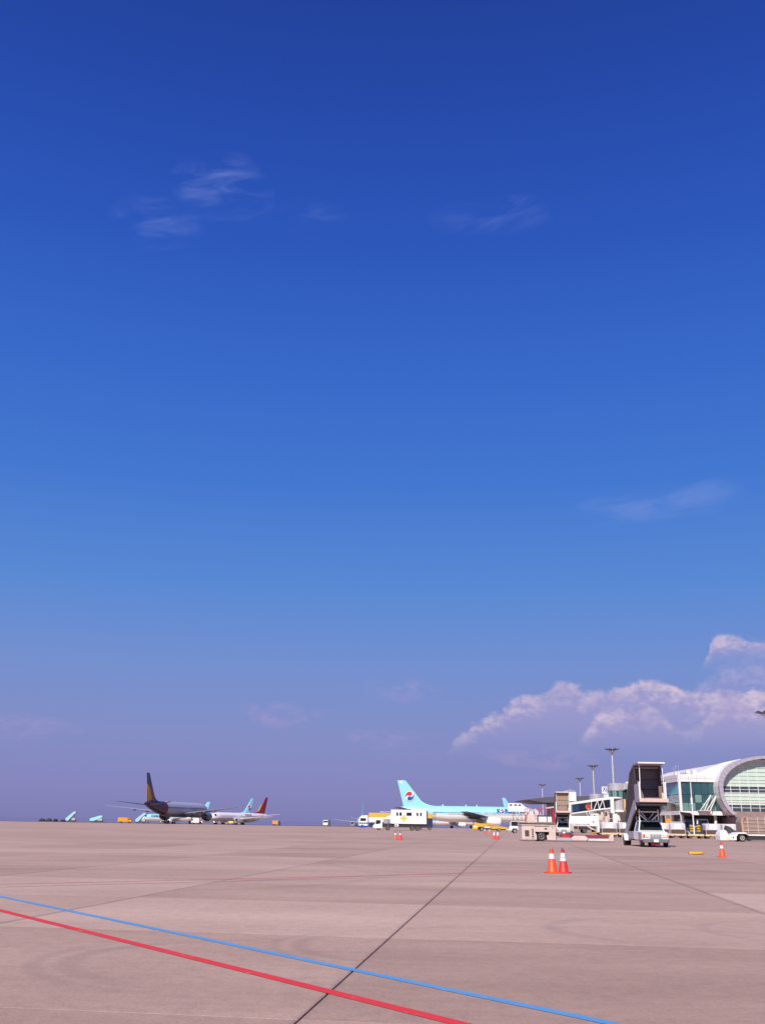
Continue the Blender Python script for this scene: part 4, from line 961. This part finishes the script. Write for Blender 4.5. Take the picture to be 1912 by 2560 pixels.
stair_truck('white pickup with tall canopied passenger stairs, front on', (20.92, 77.5, 0), 266.5, violet, paint('shade_tinted_stringer', (.36, .33, .38), .5), fabric('brown_grey_lining', (.36, .305, .295), (.6, .5, .48)), white)  # lilac grey of stringer and flank has their shade painted in
stair_truck('beige canopied stair truck behind the cargo loader', (27.15, 150, 0), 263.5, fabric('tan_canopy', (.40, .29, .22), (.6, .45, .34)), grey_l, fabric('tan_lining', (.50, .38, .29), (.8, .64, .5)), white, -.45)

# ------------------------------------------------------------------ cargo loader
ld = thing('cargo_loader', 'beige cargo loader with red guard rails and a low red roller bed', 'cargo loader', (15.33, 98, 0))
vent = paint('vent_dark', (.05, .03, .025), .7)
q = MB(); q.box(-1.6, -.36, 0, 2.6, .13, 1.40); q.build('engine_bay', beige, ld, bevel=.03)
q = MB(); q.box(-.35, .98, .05, 2.6, .86, 1.395); q.build('side_panel', beige, ld)
q = MB(); q.box(.99, 1.62, 0, 2.6, .10, 1.40); q.build('rear_panel', beige, ld, bevel=.03)
q = MB(); q.box(-1.64, 1.66, -.06, 2.7, 1.405, 1.50); q.build('deck_frame', beige, ld, bevel=.02)
q = MB(); q.box(-1.42, -.82, -.03, -.003, .28, 1.12); vf = q.build('vent_frame', beige, ld)
q = MB(); q.box(-1.32, -.92, -.045, -.031, .42, .98); q.build('vent', vent, vf)
for k in range(6):
    q = MB(); q.box(-1.32, -.92, -.055, -.046, .45 + k * .09, .475 + k * .09); q.build('vent_slat', brown, vf)
q = MB(); q.box(-.66, -.50, -.02, -.002, .25, 1.1); q.build('ladder_slot', vent, ld)
for k in range(4):
    q = MB(); q.box(-.66, -.50, -.04, -.021, .3 + k * .2, .35 + k * .2); q.build('ladder_rung', beige, ld)
q = MB(); q.prism([(-.36, .13), (-.36, .86), (-.22, .6), (-.2, .13)], 'y', .0, .3); q.prism([(.99, .13), (.99, .6), (.75, .55), (.8, .13)], 'y', .0, .3); q.build('wheel_guard', beige, ld)
q = MB(); q.box(.55, .78, -.02, .049, 1.12, 1.2); q.box(1.3, 1.36, -.02, -.002, 1.18, 1.3); q.build('handle', black, ld)
q = MB(); q.box(-.35, .98, 2.2, 2.4, .13, .86); q.build('inner_wall', black, ld)
wheel(ld, .25, .22, .44, .34); wheel(ld, .25, 2.3, .44, .34)
for k in range(9):
    q = MB(); x = -1.45 + k * .36; q.cyl((x, .05, 1.57), (x, 2.6, 1.57), .06, None, 8); q.build('roller', dgrey, ld)
q = MB(); q.box(-1.62, 1.62, -.04, .04, 1.62, 1.70); q.box(-.1, 1.3, .0, .6, 1.70, 1.76); q.build('deck_rail', paint('rail_brown', (.30, .20, .17), .6), ld)
q = MB(); q.box(.15, 1.5, 1.2, 1.9, 1.72, 2.32); q.build('white_crate', white, ld, bevel=.02)
q = MB(); q.box(.12, 1.52, 1.1, 1.15, 2.34, 2.4); q.tube([(.12, 1.1, 1.7), (.12, 1.1, 2.4)], .04, 6); q.tube([(1.0, 1.1, 1.7), (1.0, 1.1, 2.4)], .03, 6); q.build('side_rail', dgrey, ld)
for x0, x1, z1 in ((-1.05, -.2, 2.95), (.3, 1.45, 2.98)):
    q = MB(); q.tube([(x0, 1.5, 1.6), (x0, 1.5, z1), (x1, 1.5, z1), (x1, 1.5, 1.6)], .032, 6); q.tube([(x0, 1.5, 2.3), (x1, 1.5, 2.3)], .026, 6)
    for k in range(1, 4): q.tube([(x0 + (x1 - x0) * k / 4, 1.5, 1.65), (x0 + (x1 - x0) * k / 4, 1.5, z1)], .02, 6)
    q.build('guard_rail', red, ld)
q = MB(); q.tube([(1.5, .4, 1.6), (1.5, .4, 2.95)], .06, 6); q.tube([(1.62, .4, 1.6), (1.62, .4, 2.6)], .04, 6); q.build('rail_post', red, ld)
q = MB(); q.prism([(-.15, 2.3), (-.05, 3.0), (.55, 2.62), (.5, 2.45)], 'y', 1.8, 2.3); q.build('fairing', paint('fairing_pink', (.66, .52, .48), .5), ld, bevel=.03)
q = MB(); q.box(-.95, -.15, .9, 1.5, 1.6, 2.45); q.build('operator_cabin', paint('cabin_beige', (.66, .50, .42), .5), ld, bevel=.04)
q = MB(); q.tube([(-1.2, .85, 1.6), (-.95, .85, 2.5), (-.55, .85, 2.85)], .035, 6); q.build('lift_arm', brown, ld)
q = MB(); q.box(1.67, 7.1, 0, 2.6, .10, .34); q.build('bed_frame', grey_l, ld, bevel=.02)
q = MB(); q.box(2.2, 2.95, -.02, 1.5, .42, .66); q.build('bed_stop', red, ld, bevel=.02)
q = MB(); q.box(3.3, 6.7, .1, 2.5, .36, .62); q.build('roller_bed', paint('maroon_bed', (.26, .03, .045), .5, dirt=.1), ld, bevel=.02)
q = MB(); q.prism([(3.15, .12), (3.05, .34), (3.35, .56), (4.35, .56), (4.65, .34), (4.5, .12)], 'y', -.12, -.02); q.build('hinge_cover', paint('pink_beige', (.66, .50, .46), .6), ld, bevel=.02)
q = MB(); q.box(6.72, 7.1, -.05, 2.6, .10, .62); q.prism([(6.6, .35), (7.0, .82), (7.1, .82), (7.1, .35)], 'y', 0, .3); q.build('bed_end', beige, ld, bevel=.02)
q = MB(); q.box(4.7, 6.6, -.04, .0, .14, .24); q.build('bed_strip', white, ld)

# ------------------------------------------------------------------ containers on dollies
canv = paint('silver_canvas', (.60, .56, .56), .5, dirt=.08); tarp = paint('brown_tarp', (.11, .065, .05), .8, dirt=.1)
def dolly(label, x, y, group='baggage dollies in front of the terminal'):
    r = thing('baggage_dolly', label, 'baggage dolly', (x, y, 0), 0, group)
    q = MB(); q.box(-1.1, 1.1, 0, 1.5, .40, .50); q.build('deck', white, r)
    q = MB(); q.box(-1.12, 1.12, -.03, .02, .50, .60); q.build('deck_edge', paint('cream_edge', (.70, .60, .35), .5), r)
    for k, x0 in enumerate((-1.1, -.25, .5)):
        q = MB(); q.box(x0, x0 + .5, -.05, -.005, .33, .42); q.build('warning_plate', paint('amber_plate', (.72, .38, .03), .5), r)
    q = MB(); q.box(-1.12, 1.12, -.004, 1.45, .24, .395); q.build('frame', chassis, r)
    q = MB(); q.tube([(1.1, .7, .36), (1.55, .7, .3)], .04, 6); q.build('tow_bar', yellow, r)
    for wx in (-.75, .75):
        for wy in (.12, 1.38): wheel(r, wx, wy, .23, .16)
    return r
def container(label, x, y, w=2.15, top=2.02, patch=(.28, .74)):
    r = thing('cargo_container', label, 'cargo container', (x, y, .61), 0, 'silver containers on the dollies')
    h = top - .61; b0 = .52; hw = w / 2
    q = MB(); q.box(-hw, hw, .0, 1.45, 0, b0); q.build('skirt', tarp, r, bevel=.04)
    q = MB(); q.prism([(-hw, b0 + .005), (-hw, h - .14), (-hw + .12, h), (hw - .12, h), (hw, h - .14), (hw, b0 + .005)], 'y', -.01, 1.46); q.build('shell', canv, r, bevel=.03)
    q = MB(); q.box(-hw + w * patch[0], -hw + w * patch[1], -.04, -.015, b0 + .08, h - .1); q.build('door_panel', white_clean, r, bevel=.01)
    for xx in (-hw + .05, hw - .05):
        q = MB(); q.box(xx - .04, xx + .04, -.05, -.012, .02, h - .12); q.build('corner_post', grey_l, r)
    q = MB(); q.box(-hw + .05, hw - .05, -.035, -.02, b0 - .02, b0 + .05); q.build('rail', grey, r)
    return r
for x, lab in ((32.42, 'leftmost silver container, right of the loader bed'), (34.85, 'silver container just left of the pickup stairs'), (39.75, 'silver container half hidden by the right side of the pickup'), (42.0, 'silver container first in full view right of the pickup'),
               (46.95, 'silver container between the empty striped dolly and the white tow tractor'), (49.3, 'silver container behind the nose of the white tow tractor')):
    dolly('dolly under the ' + lab, x, 144); container(lab, x, 144.03)
e_ = dolly('empty dolly with yellow and black striped posts among the containers', 44.5, 144)
for x in (-.75, .25):
    q = MB(); q.box(x, x + .45, .2, .5, .62, 1.95); p_ = q.build('striped_post', dgrey, e_)
    for k in range(3):
        q = MB(); q.box(x - .01, x + .46, .18, .2, .95 + k * .33, 1.10 + k * .33); q.build('stripe', yellow, p_)
q = MB(); q.box(.78, 1.05, .1, 1.3, .62, 1.85); q.build('end_panel', dgrey, e_)
q = MB(); q.tube([(-.3, .3, 1.55), (.25, .3, 1.6)], .04, 6); q.tube([(-1.1, .0, .95), (-.8, -.1, .55)], .05, 6); q.build('chain_bar', white, e_)

# ------------------------------------------------------------------ white tow tractor and cargo cart at right
tg = thing('tow_tractor', 'low white tow tractor with cream wheel at the right edge', 'tow tractor', (41.7, 118, 0))
q = MB(); q.loft([[(-2.5 + dx_, yy, zz) for yy, zz in ((0, .12), (0, .12 + h_ * .85), (.15, .12 + h_), (1.6, .12 + h_), (1.75, .12 + h_ * .85), (1.75, .12))] for dx_, h_ in ((0, .55), (.1, .86), (.3, 1.12), (.55, 1.18), (.85, 1.02), (.98, .72))])
q.build('nose', white_clean, tg, bevel=.05, seg=2)
q = MB(); q.prism([(-1.55, .16), (-1.55, .62), (-.95, .66), (-.6, .95), (-.42, 1.02), (.42, 1.02), (.55, .98), (.72, .80), (6, .78), (6, .66), (.82, .66), (.5, .86), (-.38, .86), (-.62, .52), (-.62, .16)], 'y', 0, 1.75); q.build('body', white_clean, tg, bevel=.02)
q = MB(); q.box(-.6, .7, .4, 1.7, .3, .84); q.box(.72, 6, .1, 1.7, .22, .64); q.build('chassis', chassis, tg)
q = MB(); q.box(-1.95, -1.35, -.02, .02, .18, .55); q.build('side_lamp', paint('cream_lamp', (.75, .68, .45), .4), tg, bevel=.02)
q = MB(); q.lathe([(0, .08), (.03, .08)], (-1.0, 0.0, .45), (0, -1, 0), 10); q.build('cap', black, tg)
for x in (.02, 4.6):
    wheel(tg, x, .12, .40, .3, rimw); wheel(tg, x, 1.63, .40, .3, rimw)
q = MB(); q.box(.9, 5.8, .1, 1.65, .79, .84); q.build('deck', paint('deck_tan', (.40, .31, .26), .7), tg)
cc = thing('cargo_cart', 'large brown netted cargo cage with rounded front above the tow tractor', 'cargo cart', (45.0, 127, 0))
brm = paint('cage_panel', (.30, .215, .18), .75, dirt=.08)
q = MB(); q.prism([(0, .9), (0, 2.2), (.12, 2.55), (.4, 2.78), (.9, 2.85), (7, 2.85), (7, .9)], 'y', .15, 2.2); q.build('load', brm, cc)
q = MB(); q.prism([(-.02, .88), (-.1, 2.2), (.05, 2.6), (.4, 2.85), (.55, 2.85), (.28, 2.6), (.16, 2.2), (.2, .88)], 'y', -.05, .12); q.build('front_arch', paint('rust_orange', (.52, .28, .17), .6), cc)
for z in (1.2, 1.62, 2.1, 2.55):
    q = MB(); q.box(.2, 7, .06, .14, z - .025, z + .025); q.build('cage_bar', beige, cc)
for x in (.75, 2.0, 2.9, 3.9, 5, 6):
    q = MB(); q.box(x - .03, x + .03, .03, .058, .9, 2.84); q.build('cage_post', beige, cc)
q = MB(); q.box(-.2, 7, 0, 2.3, .72, .88); q.build('bed', grey, cc)
q = MB(); q.prism([(-1.9, .9), (-.1, .9), (-.6, 1.05), (-1.2, 1.6), (-1.6, 1.75)], 'y', .6, 1.6); q.build('ramp', dgrey, cc)
q = MB(); q.box(-1.9, -.1, .2, 2.0, .62, .86); q.build('ramp_base', paint('ochre', (.55, .33, .06), .6), cc)
for x in (.8, 5.5):
    for y in (.2, 2.1): wheel(cc, x, y, .36, .25)

# ------------------------------------------------------------------ tanker
tk = thing('tanker_truck', 'white tanker with red swoosh mark under the boarding bridge', 'tanker', (43.0, 215, 0))
q = MB(); q.prism([(0, 1.45), (0, 3.05), (.2, 3.35), (.5, 3.42), (2.0, 3.42), (2.3, 3.35), (2.5, 3.05), (2.5, 1.45), (2.2, 1.3), (.3, 1.3)], 'x', -3.3, 3.35); q.build('tank', white_clean, tk, bevel=.04)
q = MB(); q.box(-3.3, 3.3, .2, 2.3, .75, 1.28); q.build('chassis', chassis, tk)
q = MB(); q.box(-3.2, -1.2, -.03, .15, .55, .62); q.box(-1.2, -1.1, -.03, .15, .55, 1.4); q.box(-3.2, -1.25, .0, .2, .75, .82); q.build('side_guard', paint('guard_tan', (.50, .40, .25), .6), tk)
q = MB(); q.box(-5.3, -3.45, .1, 2.4, .6, 2.6); cb = q.build('cab', white, tk, bevel=.1)
q = MB(); q.box(-5.2, -4.0, .07, .095, 1.6, 2.35); q.build('cab_window', glass, cb)
for x in (.25, 2.6, -4.5):
    wheel(tk, x, .2, .5, .3); wheel(tk, x, 2.3, .5, .3)
text('ASIANA AIRLINES', .42, paint('grey_letters', (.25, .23, .25), .5), tk, (-1.85, -.006, 1.62), (1, 0, 0), (0, 0, 1))
q = MB(); q.prism([(1.72, 2.3), (1.95, 2.45), (2.3, 2.5), (2.3, 2.2), (2.15, 1.85), (2.08, 1.87), (2.12, 2.2), (2.05, 2.36)], 'y', -.02, -.004); q.build('swoosh', paint('swoosh_red', (.45, .05, .12), .5), tk)
q = MB(); q.tube([(1.2, -.3, 1.2), (3.2, -1.2, .2)], .09, 6); q.tube([(.9, -.2, 1.35), (1.9, -.5, .75)], .16, 6); q.build('hose_boom', beige, tk)

# ------------------------------------------------------------------ white box truck with yellow emblem
ct = thing('box_truck', 'white high box truck with yellow four pointed emblem and low cab', 'truck', (4.6, 210, 0))
X0 = -4.6
q = MB(); q.box(2.72 + X0, 10.0 + X0, 0, 2.5, 1.28, 4.02); bx = q.build('box', white_clean, ct, bevel=.05)
q = MB(); q.box(2.68 + X0, 10.04 + X0, -.03, 2.53, 3.98, 4.07); q.build('roof_rim', white, bx)
for a, c_ in ((3.82, 4.2), (4.46, 4.92), (5.9, 6.95), (7.95, 8.3), (8.66, 9.02)):
    q = MB(); q.box(a + X0, c_ + X0, -.025, -.004, 2.92, 3.52); w_ = q.build('window', glass, bx)
    q = MB(); q.box(a + X0 - .05, c_ + X0 + .05, -.035, -.01, 2.84, 2.9); q.build('sill', grey_l, w_)
q = MB(); cx_, cz_ = 5.35 + X0, 2.4
pts = []
for k in range(16):
    a = k * math.pi / 8; rr = (.86, .50, .36, .50)[k % 4] if k % 4 else .86; pts.append((cx_ + rr * math.sin(a), cz_ + rr * math.cos(a)))
q.prism(pts, 'y', -.02, -.004); q.build('emblem', paint('emblem_yellow', (.78, .52, .10), .5), bx)
q = MB(); q.prism([(-.92 + X0, .35), (-.95 + X0, .8), (-.6 + X0, 1.15), (-.35 + X0, 2.05), (.0 + X0, 2.15), (1.05 + X0, 2.15), (1.05 + X0, .35)], 'y', .1, 2.3); cb = q.build('cab', white_clean, ct, bevel=.06)
q = MB(); q.prism([(-.42 + X0, 1.2), (-.25 + X0, 1.95), (.6 + X0, 1.95), (.6 + X0, 1.35), (.1 + X0, 1.2)], 'y', .06, .095); q.build('side_window', glass, cb)
q = MB(); q.prism([(-.64 + X0, 1.2), (-.4 + X0, 2.02), (-.36 + X0, 2.0), (-.58 + X0, 1.18)], 'y', .25, 2.15); q.build('windscreen', glass, cb)
q = MB(); q.box(-1.02 + X0, -.9 + X0, .1, 2.3, .3, .62); q.build('bumper', dgrey, cb)
q = MB(); q.box(1.06 + X0, 10.3 + X0, .3, 2.2, .62, 1.26); q.build('chassis', chassis, ct)
q = MB(); q.box(1.25 + X0, 2.6 + X0, .2, 2.3, 1.3, 2.2); q.build('pump_unit', paint('unit_grey', (.36, .30, .30), .6, dirt=.2), ct, bevel=.03)
q = MB(); q.box(3.5 + X0, 4.3 + X0, .0, .28, .72, 1.24); lk_ = q.build('locker', white, ct, bevel=.02)
q = MB(); q.box(3.65 + X0, 4.0 + X0, -.012, -.002, .82, 1.12); q.build('locker_vent', grey, lk_)
for x in (1.0, 2.2): q = MB(); q.box(x + X0 - .04, x + X0 + .04, .0, .1, .6, 2.2); q.build('stay', grey, ct)
q = MB(); q.box(10.05 + X0, 10.25 + X0, .1, 2.4, 1.3, 3.9); q.build('rear_lift', dgrey, ct)
for x in (.25, 2.1, 7.1, 8.2):
    wheel(ct, x + X0, .3, .48 if x > 1 else .42, .32); wheel(ct, x + X0, 2.1, .48 if x > 1 else .42, .32)

# ------------------------------------------------------------------ checkered and yellow truck behind it
pt = thing('catering_truck', 'yellow topped truck with blue and white zigzag sides left of the white box truck', 'truck', (0, 292, 0))
bl = paint('truck_blue', (.02, .06, .32), .45); dbl = paint('truck_navy', (.015, .03, .12), .45)
q = MB(); q.prism([(-5.25, .4), (-5.3, 1.3), (-5.0, 2.9), (-4.6, 3.3), (-2.75, 3.4), (-2.75, .4)], 'y', 0, 2.4); cb = q.build('cab', white_clean, pt, bevel=.06)
q = MB(); q.box(-4.9, -3.3, -.03, -.003, 1.85, 2.6); q.build('cab_window', glass, cb)
q = MB(); q.box(-5.35, -2.75, -.05, 2.4, .12, .62); q.build('bumper', bl, cb)
for k in range(4):
    q = MB(); x = -5.2 + k * .62; q.prism([(x, 1.25), (x + .31, .95), (x + .62, 1.25), (x + .31, 1.6)], 'y', -.04, -.02); q.build('zigzag', bl if k % 2 else dbl, cb)
q = MB(); q.box(-2.5, 4.7, 0, 2.4, 2.95, 4.1); q.build('upper_body', yellow, pt, bevel=.06)
q = MB(); q.box(-2.5, 4.7, .01, 2.4, 1.75, 2.94); q.build('middle_body', white_clean, pt)
q = MB(); q.box(-2.5, 4.7, .02, 2.4, .35, 1.74); q.build('lower_body', dbl, pt)
for k in range(9):
    x = -2.5 + k * .8; q = MB(); q.prism([(x, 1.745), (x + .4, 1.35), (x + .8, 1.745)], 'y', -.02, .015); q.build('zigzag', white_clean, pt)
q = MB(); q.prism([(2.2, 2.9), (4.7, 4.12), (4.7, 2.9)], 'y', -.02, -.004); q.build('swoosh', white_clean, pt)
q = MB(); q.tube([(.8, .3, 4.1), (.8, .3, 4.5), (1.4, .3, 4.5), (1.4, .3, 4.1)], .06, 5); q.tube([(1.4, .3, 4.35), (4.6, .3, 4.5)], .06, 5); q.build('roof_rail', white, pt)
for x in (-4.3, -.8, 3.2): wheel(pt, x, .15, .45, .3); wheel(pt, x, 2.2, .45, .3)
ye = thing('lift_truck', 'yellow and dark lift truck half hidden behind the white box truck', 'truck', (13.0, 250, 0))
q = MB(); q.box(-3.6, .3, 0, 2.3, 2.6, 3.65); q.build('platform', yellow, ye, bevel=.08)
q = MB(); q.box(-3.6, .4, .1, 2.2, .5, 2.58); q.build('body', navy, ye)
q = MB(); q.tube([(.9, 0, .2), (.9, 0, 4.2)], .05, 6); q.tube([(.35, 0, 3.9), (.9, 0, 3.9)], .05, 6); q.build('guard_rail', brown, ye)
for x in (-2.6, -.3): wheel(ye, x, .2, .42, .3); wheel(ye, x, 2.1, .42, .3)

# ------------------------------------------------------------------ yellow tug, white jeep, white boarding stairs
yt = thing('belt_loader', 'low yellow belt loader with white wheels in front of the pale blue airliner', 'belt loader', (25.2, 230, 0))
q = MB(); q.prism([(-3.9, .3), (-3.95, 1.0), (-3.6, 1.35), (-2.9, 1.5), (-1.6, 1.45), (-.4, 1.12), (.2, 1.05), (.2, .62), (-.9, .62), (-1.0, .85), (-2.0, .95), (-2.7, .8), (-2.9, .35)], 'y', 0, 1.8); q.build('front_body', yellow, yt, bevel=.04)
q = MB(); q.prism([(.25, .5), (.25, 1.05), (2.9, .98), (3.9, .8), (3.9, .5)], 'y', 0, 1.8); q.build('rear_body', yellow, yt, bevel=.04)
q = MB(); q.prism([(-3.8, 1.45), (-3.9, 1.6), (-.8, 1.7), (2.5, 1.12), (2.5, 1.06)], 'y', .5, 1.3); q.build('conveyor', paint('conveyor_ochre', (.55, .30, .04), .7), yt)
q = MB(); q.box(-3.6, 3.6, .2, 1.6, .32, .6); q.build('chassis', chassis, yt)
q = MB(); q.box(-3.75, -3.0, -.03, .0, .75, 1.1); q.box(-1.3, -.2, -.03, .02, .72, 1.0); q.build('marking', white, yt)
for x in (-1.9, 1.95):
    for y in (.1, 1.7): wheel(yt, x, y, .38, .26, rimw)
jp = thing('jeep', 'small white jeep with open cab left of the beige loader', 'jeep', (24.1, 188, 0))
q = MB(); q.prism([(0, .42), (-.02, 1.0), (.3, 1.22), (3.6, 1.22), (3.6, .42), (1.55, .42), (1.3, .80), (.6, .80), (.4, .42)], 'y', 0, 1.7); q.build('body', white_clean, jp, bevel=.05)
q = MB(); q.tube([(.32, .05, 1.2), (.32, .05, 2.05), (3.2, .05, 2.05), (3.2, .05, 1.2)], .05, 6); q.tube([(.32, 1.6, 1.2), (.32, 1.6, 2.05), (3.2, 1.6, 2.05)], .05, 6); q.box(.25, 3.3, 0, 1.65, 2.05, 2.12); q.build('cab_frame', white, jp)
q = MB(); q.box(.4, 1.5, .12, 1.55, 1.3, 1.98); q.build('cab_interior', glass, jp)
q = MB(); q.box(-.5, .1, .3, 1.4, .5, .66); q.build('bumper', white, jp)
for x in (.95, 3.0):
    for y in (.1, 1.6): wheel(jp, x, y, .38, .26, paint('white_rim', (.7, .68, .66), .5))
ws = thing('boarding_stairs', 'white covered boarding stairs at the front door of the pale blue airliner', 'boarding stairs', (40.6, 300, 0))
q = MB(); q.prism([(-2.4, 5.1), (-2.4, 7.3), (-2.1, 7.5), (1.4, 7.45), (2.2, 6.9), (5.4, 4.2), (5.4, 3.2), (3.0, 5.1)], 'y', 0, 2.0); q.build('canopy', white_clean, ws, bevel=.06)
for x in (-2.0, -.6, .6):
    q = MB(); q.box(x, x + .75, -.02, -.004, 6.75, 7.2); q.build('window', dgrey, ws)
q = MB(); q.prism([(2.5, 5.05), (5.4, 3.1), (9.5, .6), (9.0, .4), (4.8, 2.8), (2.2, 4.6)], 'y', .1, 1.9); q.build('stair_flight', white, ws)
q = MB(); q.tube([(-1, .3, .9), (-1, .3, 5.1)], .1, 6); q.tube([(1.5, .3, .9), (1.5, .3, 5.1)], .1, 6); q.tube([(-1, .3, 1.2), (1.5, .3, 5)], .07, 6); q.tube([(1.5, .3, 1.2), (-1, .3, 5)], .07, 6); q.build('scissor_frame', brown, ws)
q = MB(); q.box(-1.6, 9.2, .1, 1.9, .45, .9); q.build('chassis', chassis, ws)
for x in (-.6, 6.5):
    for y in (.1, 1.9): wheel(ws, x, y, .42, .28)

# ------------------------------------------------------------------ vans in front of the undercroft
def cabfront(label, x, y, w, h, mt):
    r = thing('parked_truck', label, 'truck', (x, y, 0), 0, 'trucks parked by the terminal')
    q = MB(); q.prism([(-.02, .4), (0, 1.3), (.25, h - .1), (.5, h), (4.2, h), (4.2, .4)], 'x', -w / 2, w / 2); bd = q.build('body', mt, r, bevel=.08)
    q = MB(); q.add([(-w / 2 + .12, .03, 1.45), (w / 2 - .12, .03, 1.45), (w / 2 - .15, .19, h - .25), (-w / 2 + .15, .19, h - .25)], [(0, 1, 2, 3)]); q.v = [(a, b_ - .04, c_) for a, b_, c_ in q.v]; q.build('windscreen', glass, bd)
    q = MB(); q.box(-w / 2, w / 2, -.15, -.03, .4, .7); q.build('bumper', dgrey, bd)
    for s in (-1, 1):
        q = MB(); q.box(s * w * .36 - .14, s * w * .36 + .14, -.05, -.02, .8, 1.0); q.build('headlight', paint('lamp_glass', (.68, .62, .50), .15), bd)
        for yy in (.8, 3.4): wheel(r, s * (w / 2 - .15), yy, .36, .24)
cabfront('white truck parked in the shade right of the lamp post', 60.4, 190.7, 2.1, 3.05, white)
cabfront('dark grey truck parked in the shade left of the lamp post', 58.0, 190.9, 1.9, 3.0, grey)
ob = thing('notice_board', 'orange notice panel with bars right of the pickup stairs', 'sign', (46.7, 165, 0))
q = MB(); q.box(-.5, .5, 0, .08, 1.9, 2.75); q.build('panel', orange, ob)
q = MB(); q.box(-.5, -.42, .02, .1, 0, 3.6); q.box(.42, .5, .02, .1, 0, 3.6)
for k in range(5): q.box(-.36 + k * .17, -.31 + k * .17, .02, .07, 2.75, 3.6)
q.build('bars', beige, ob)

# ------------------------------------------------------------------ far vehicles on the crest line
def far_stairs(label, x, y, L_, H_, mt, face_=1):
    r = thing('mobile_stairs', label, 'mobile stairs', (x, y, gz(y)), 0, 'mobile stairs on the far apron')
    s = face_; P_ = lambda pts: [(s * a, c_) for a, c_ in pts]
    q = MB(); q.prism(P_([(-L_ * .5, .5), (-L_ * .5, 1.3), (L_ * .28, H_), (L_ * .5, H_), (L_ * .5, H_ - .5), (L_ * .3, H_ - 1.0), (-L_ * .2, .5)]), 'y', 0, 1.5); q.build('stair_flight', mt, r, bevel=.05)
    q = MB(); q.box(-L_ * .48, L_ * .48, .1, 1.5, .3, .6); q.build('chassis', chassis, r)
    q = MB(); xx = sorted((s * L_ * .12, s * L_ * .5)); q.box(xx[0], xx[1], .1, 1.5, .6, 1.35); q.build('cab', grey_l, r, bevel=.05)
    q = MB(); q.tube([(s * L_ * .4, .2, 1.3), (s * L_ * .4, .2, H_ - .5)], .08, 6); q.build('support', dgrey, r)
    for a in (-.33, .33): wheel(r, a * L_, .15, .32, .24)
far_stairs('leftmost pale blue mobile stairs on the horizon, steep', -104.4, 350, 3.3, 3.5, ke_blue2)
far_stairs('pale blue mobile stairs low and wide, left of the orange truck', -95.7, 350, 4.2, 2.3, ke_blue)
far_stairs('pale blue mobile stairs just right of the orange truck', -79.7, 346, 3.3, 3.4, ke_blue2)
def boxvan(label, x, y, L_, H_, mt, s=1, cabm=None, z=None):
    r = thing('service_truck', label, 'truck', (x, y, gz(y)), 0, 'small service trucks on the far apron')
    q = MB(); a = sorted((-s * L_ * .5, s * L_ * .22)); q.box(a[0], a[1], 0, 1.7, .45, H_); q.build('box', mt, r, bevel=.06)
    P_ = [(s * L_ * .23, .4), (s * L_ * .23, H_ * .95), (s * L_ * .36, H_ * .92), (s * L_ * .42, H_ * .6), (s * L_ * .5, H_ * .52), (s * L_ * .5, .4)]
    q = MB(); q.prism(P_, 'y', .05, 1.65); cb = q.build('cab', cabm or mt, r, bevel=.04)
    q = MB(); q.prism([(s * L_ * .26, H_ * .6), (s * L_ * .26, H_ * .88), (s * L_ * .34, H_ * .86), (s * L_ * .39, H_ * .6)], 'y', .03, .045); q.build('cab_window', glass, cb)
    for a in (-.3, .33): wheel(r, a * s * L_, .1, .32, .22); wheel(r, a * s * L_, 1.55, .32, .22)
boxvan('orange box truck between two pale blue mobile stairs', -83.5, 340, 4.5, 1.75, orange)
boxvan('orange box truck alone right of the red tailed airliner', -32.4, 330, 2.6, 1.55, orange, 1, dgrey)
boxvan('yellow service truck under the nose of the red tailed airliner', -49.2, 344, 2.2, 1.2, paint('pale_yellow', (.70, .60, .18), .5), -1)
boxvan('white service truck under the engine of the grey airliner', -60.2, 340, 2.6, 1.9, white, -1)
tf = thing('service_truck', 'white truck with dark windscreen alone on the middle horizon', 'truck', (-17.2, 346, 0), 0, 'small service trucks on the far apron')
q = MB(); q.prism([(-.02, .35), (0, 1.2), (.2, 1.95), (.4, 2.0), (1.6, 2.0), (1.6, .35)], 'x', -1.1, .55); cb = q.build('cab', white, tf, bevel=.06)
q = MB(); q.box(-1.0, .45, -.02, .12, 1.25, 1.8); q.build('windscreen', glass, cb)
q = MB(); q.box(.56, 1.25, .3, 2.2, .5, 1.9); q.build('load_body', dgrey, tf)
for x in (-.9, .4, 1.0): wheel(tf, x, .3, .34, .22)

# low bushes on the far left horizon
leaf = paint('bush_leaf', (.035, .045, .02), .9, var=.4, scale=3)
def bush(label, x, y, w, h, seed):
    r = thing('bush', label, 'bush', (x, y, gz(y)), 0, 'dark bushes on the far horizon'); rn = random.Random(seed); q = MB()
    for k in range(260):
        a = rn.uniform(0, 2 * math.pi); u = rn.random() ** .5; p = Vector((math.cos(a) * u * w / 2, math.sin(a) * u * w / 3, h * (.15 + .85 * rn.random() * (1 - u * u * .7))))
        s = rn.uniform(.10, .22); n_ = Vector((rn.uniform(-1, 1), rn.uniform(-1, 1), rn.uniform(-1, 1))); t1 = n_.orthogonal().normalized(); t2 = n_.cross(t1).normalized()
        q.add([p + t1 * s, p + t2 * s * .6, p - t1 * s, p - t2 * s * .6], [(0, 1, 2, 3)])
    q.build('crown', leaf, r); q = MB(); q.cyl((0, 0, 0), (0, 0, h * .6), .12, .05, 6); q.build('stem', brown, r)
for i, (x, w, h, lab) in enumerate(((-135, 2.6, 1.5, 'leftmost dark bush on the far horizon'), (-132.3, 2.4, 1.6, 'tallest dark bush, second from the left on the far horizon'), (-129.6, 2.2, 1.4, 'third dark bush on the far horizon'), (-126.6, 2.4, 1.1, 'low dark bush nearest the leftmost mobile stairs'))):
    bush(lab, x, 415, w, h, i)
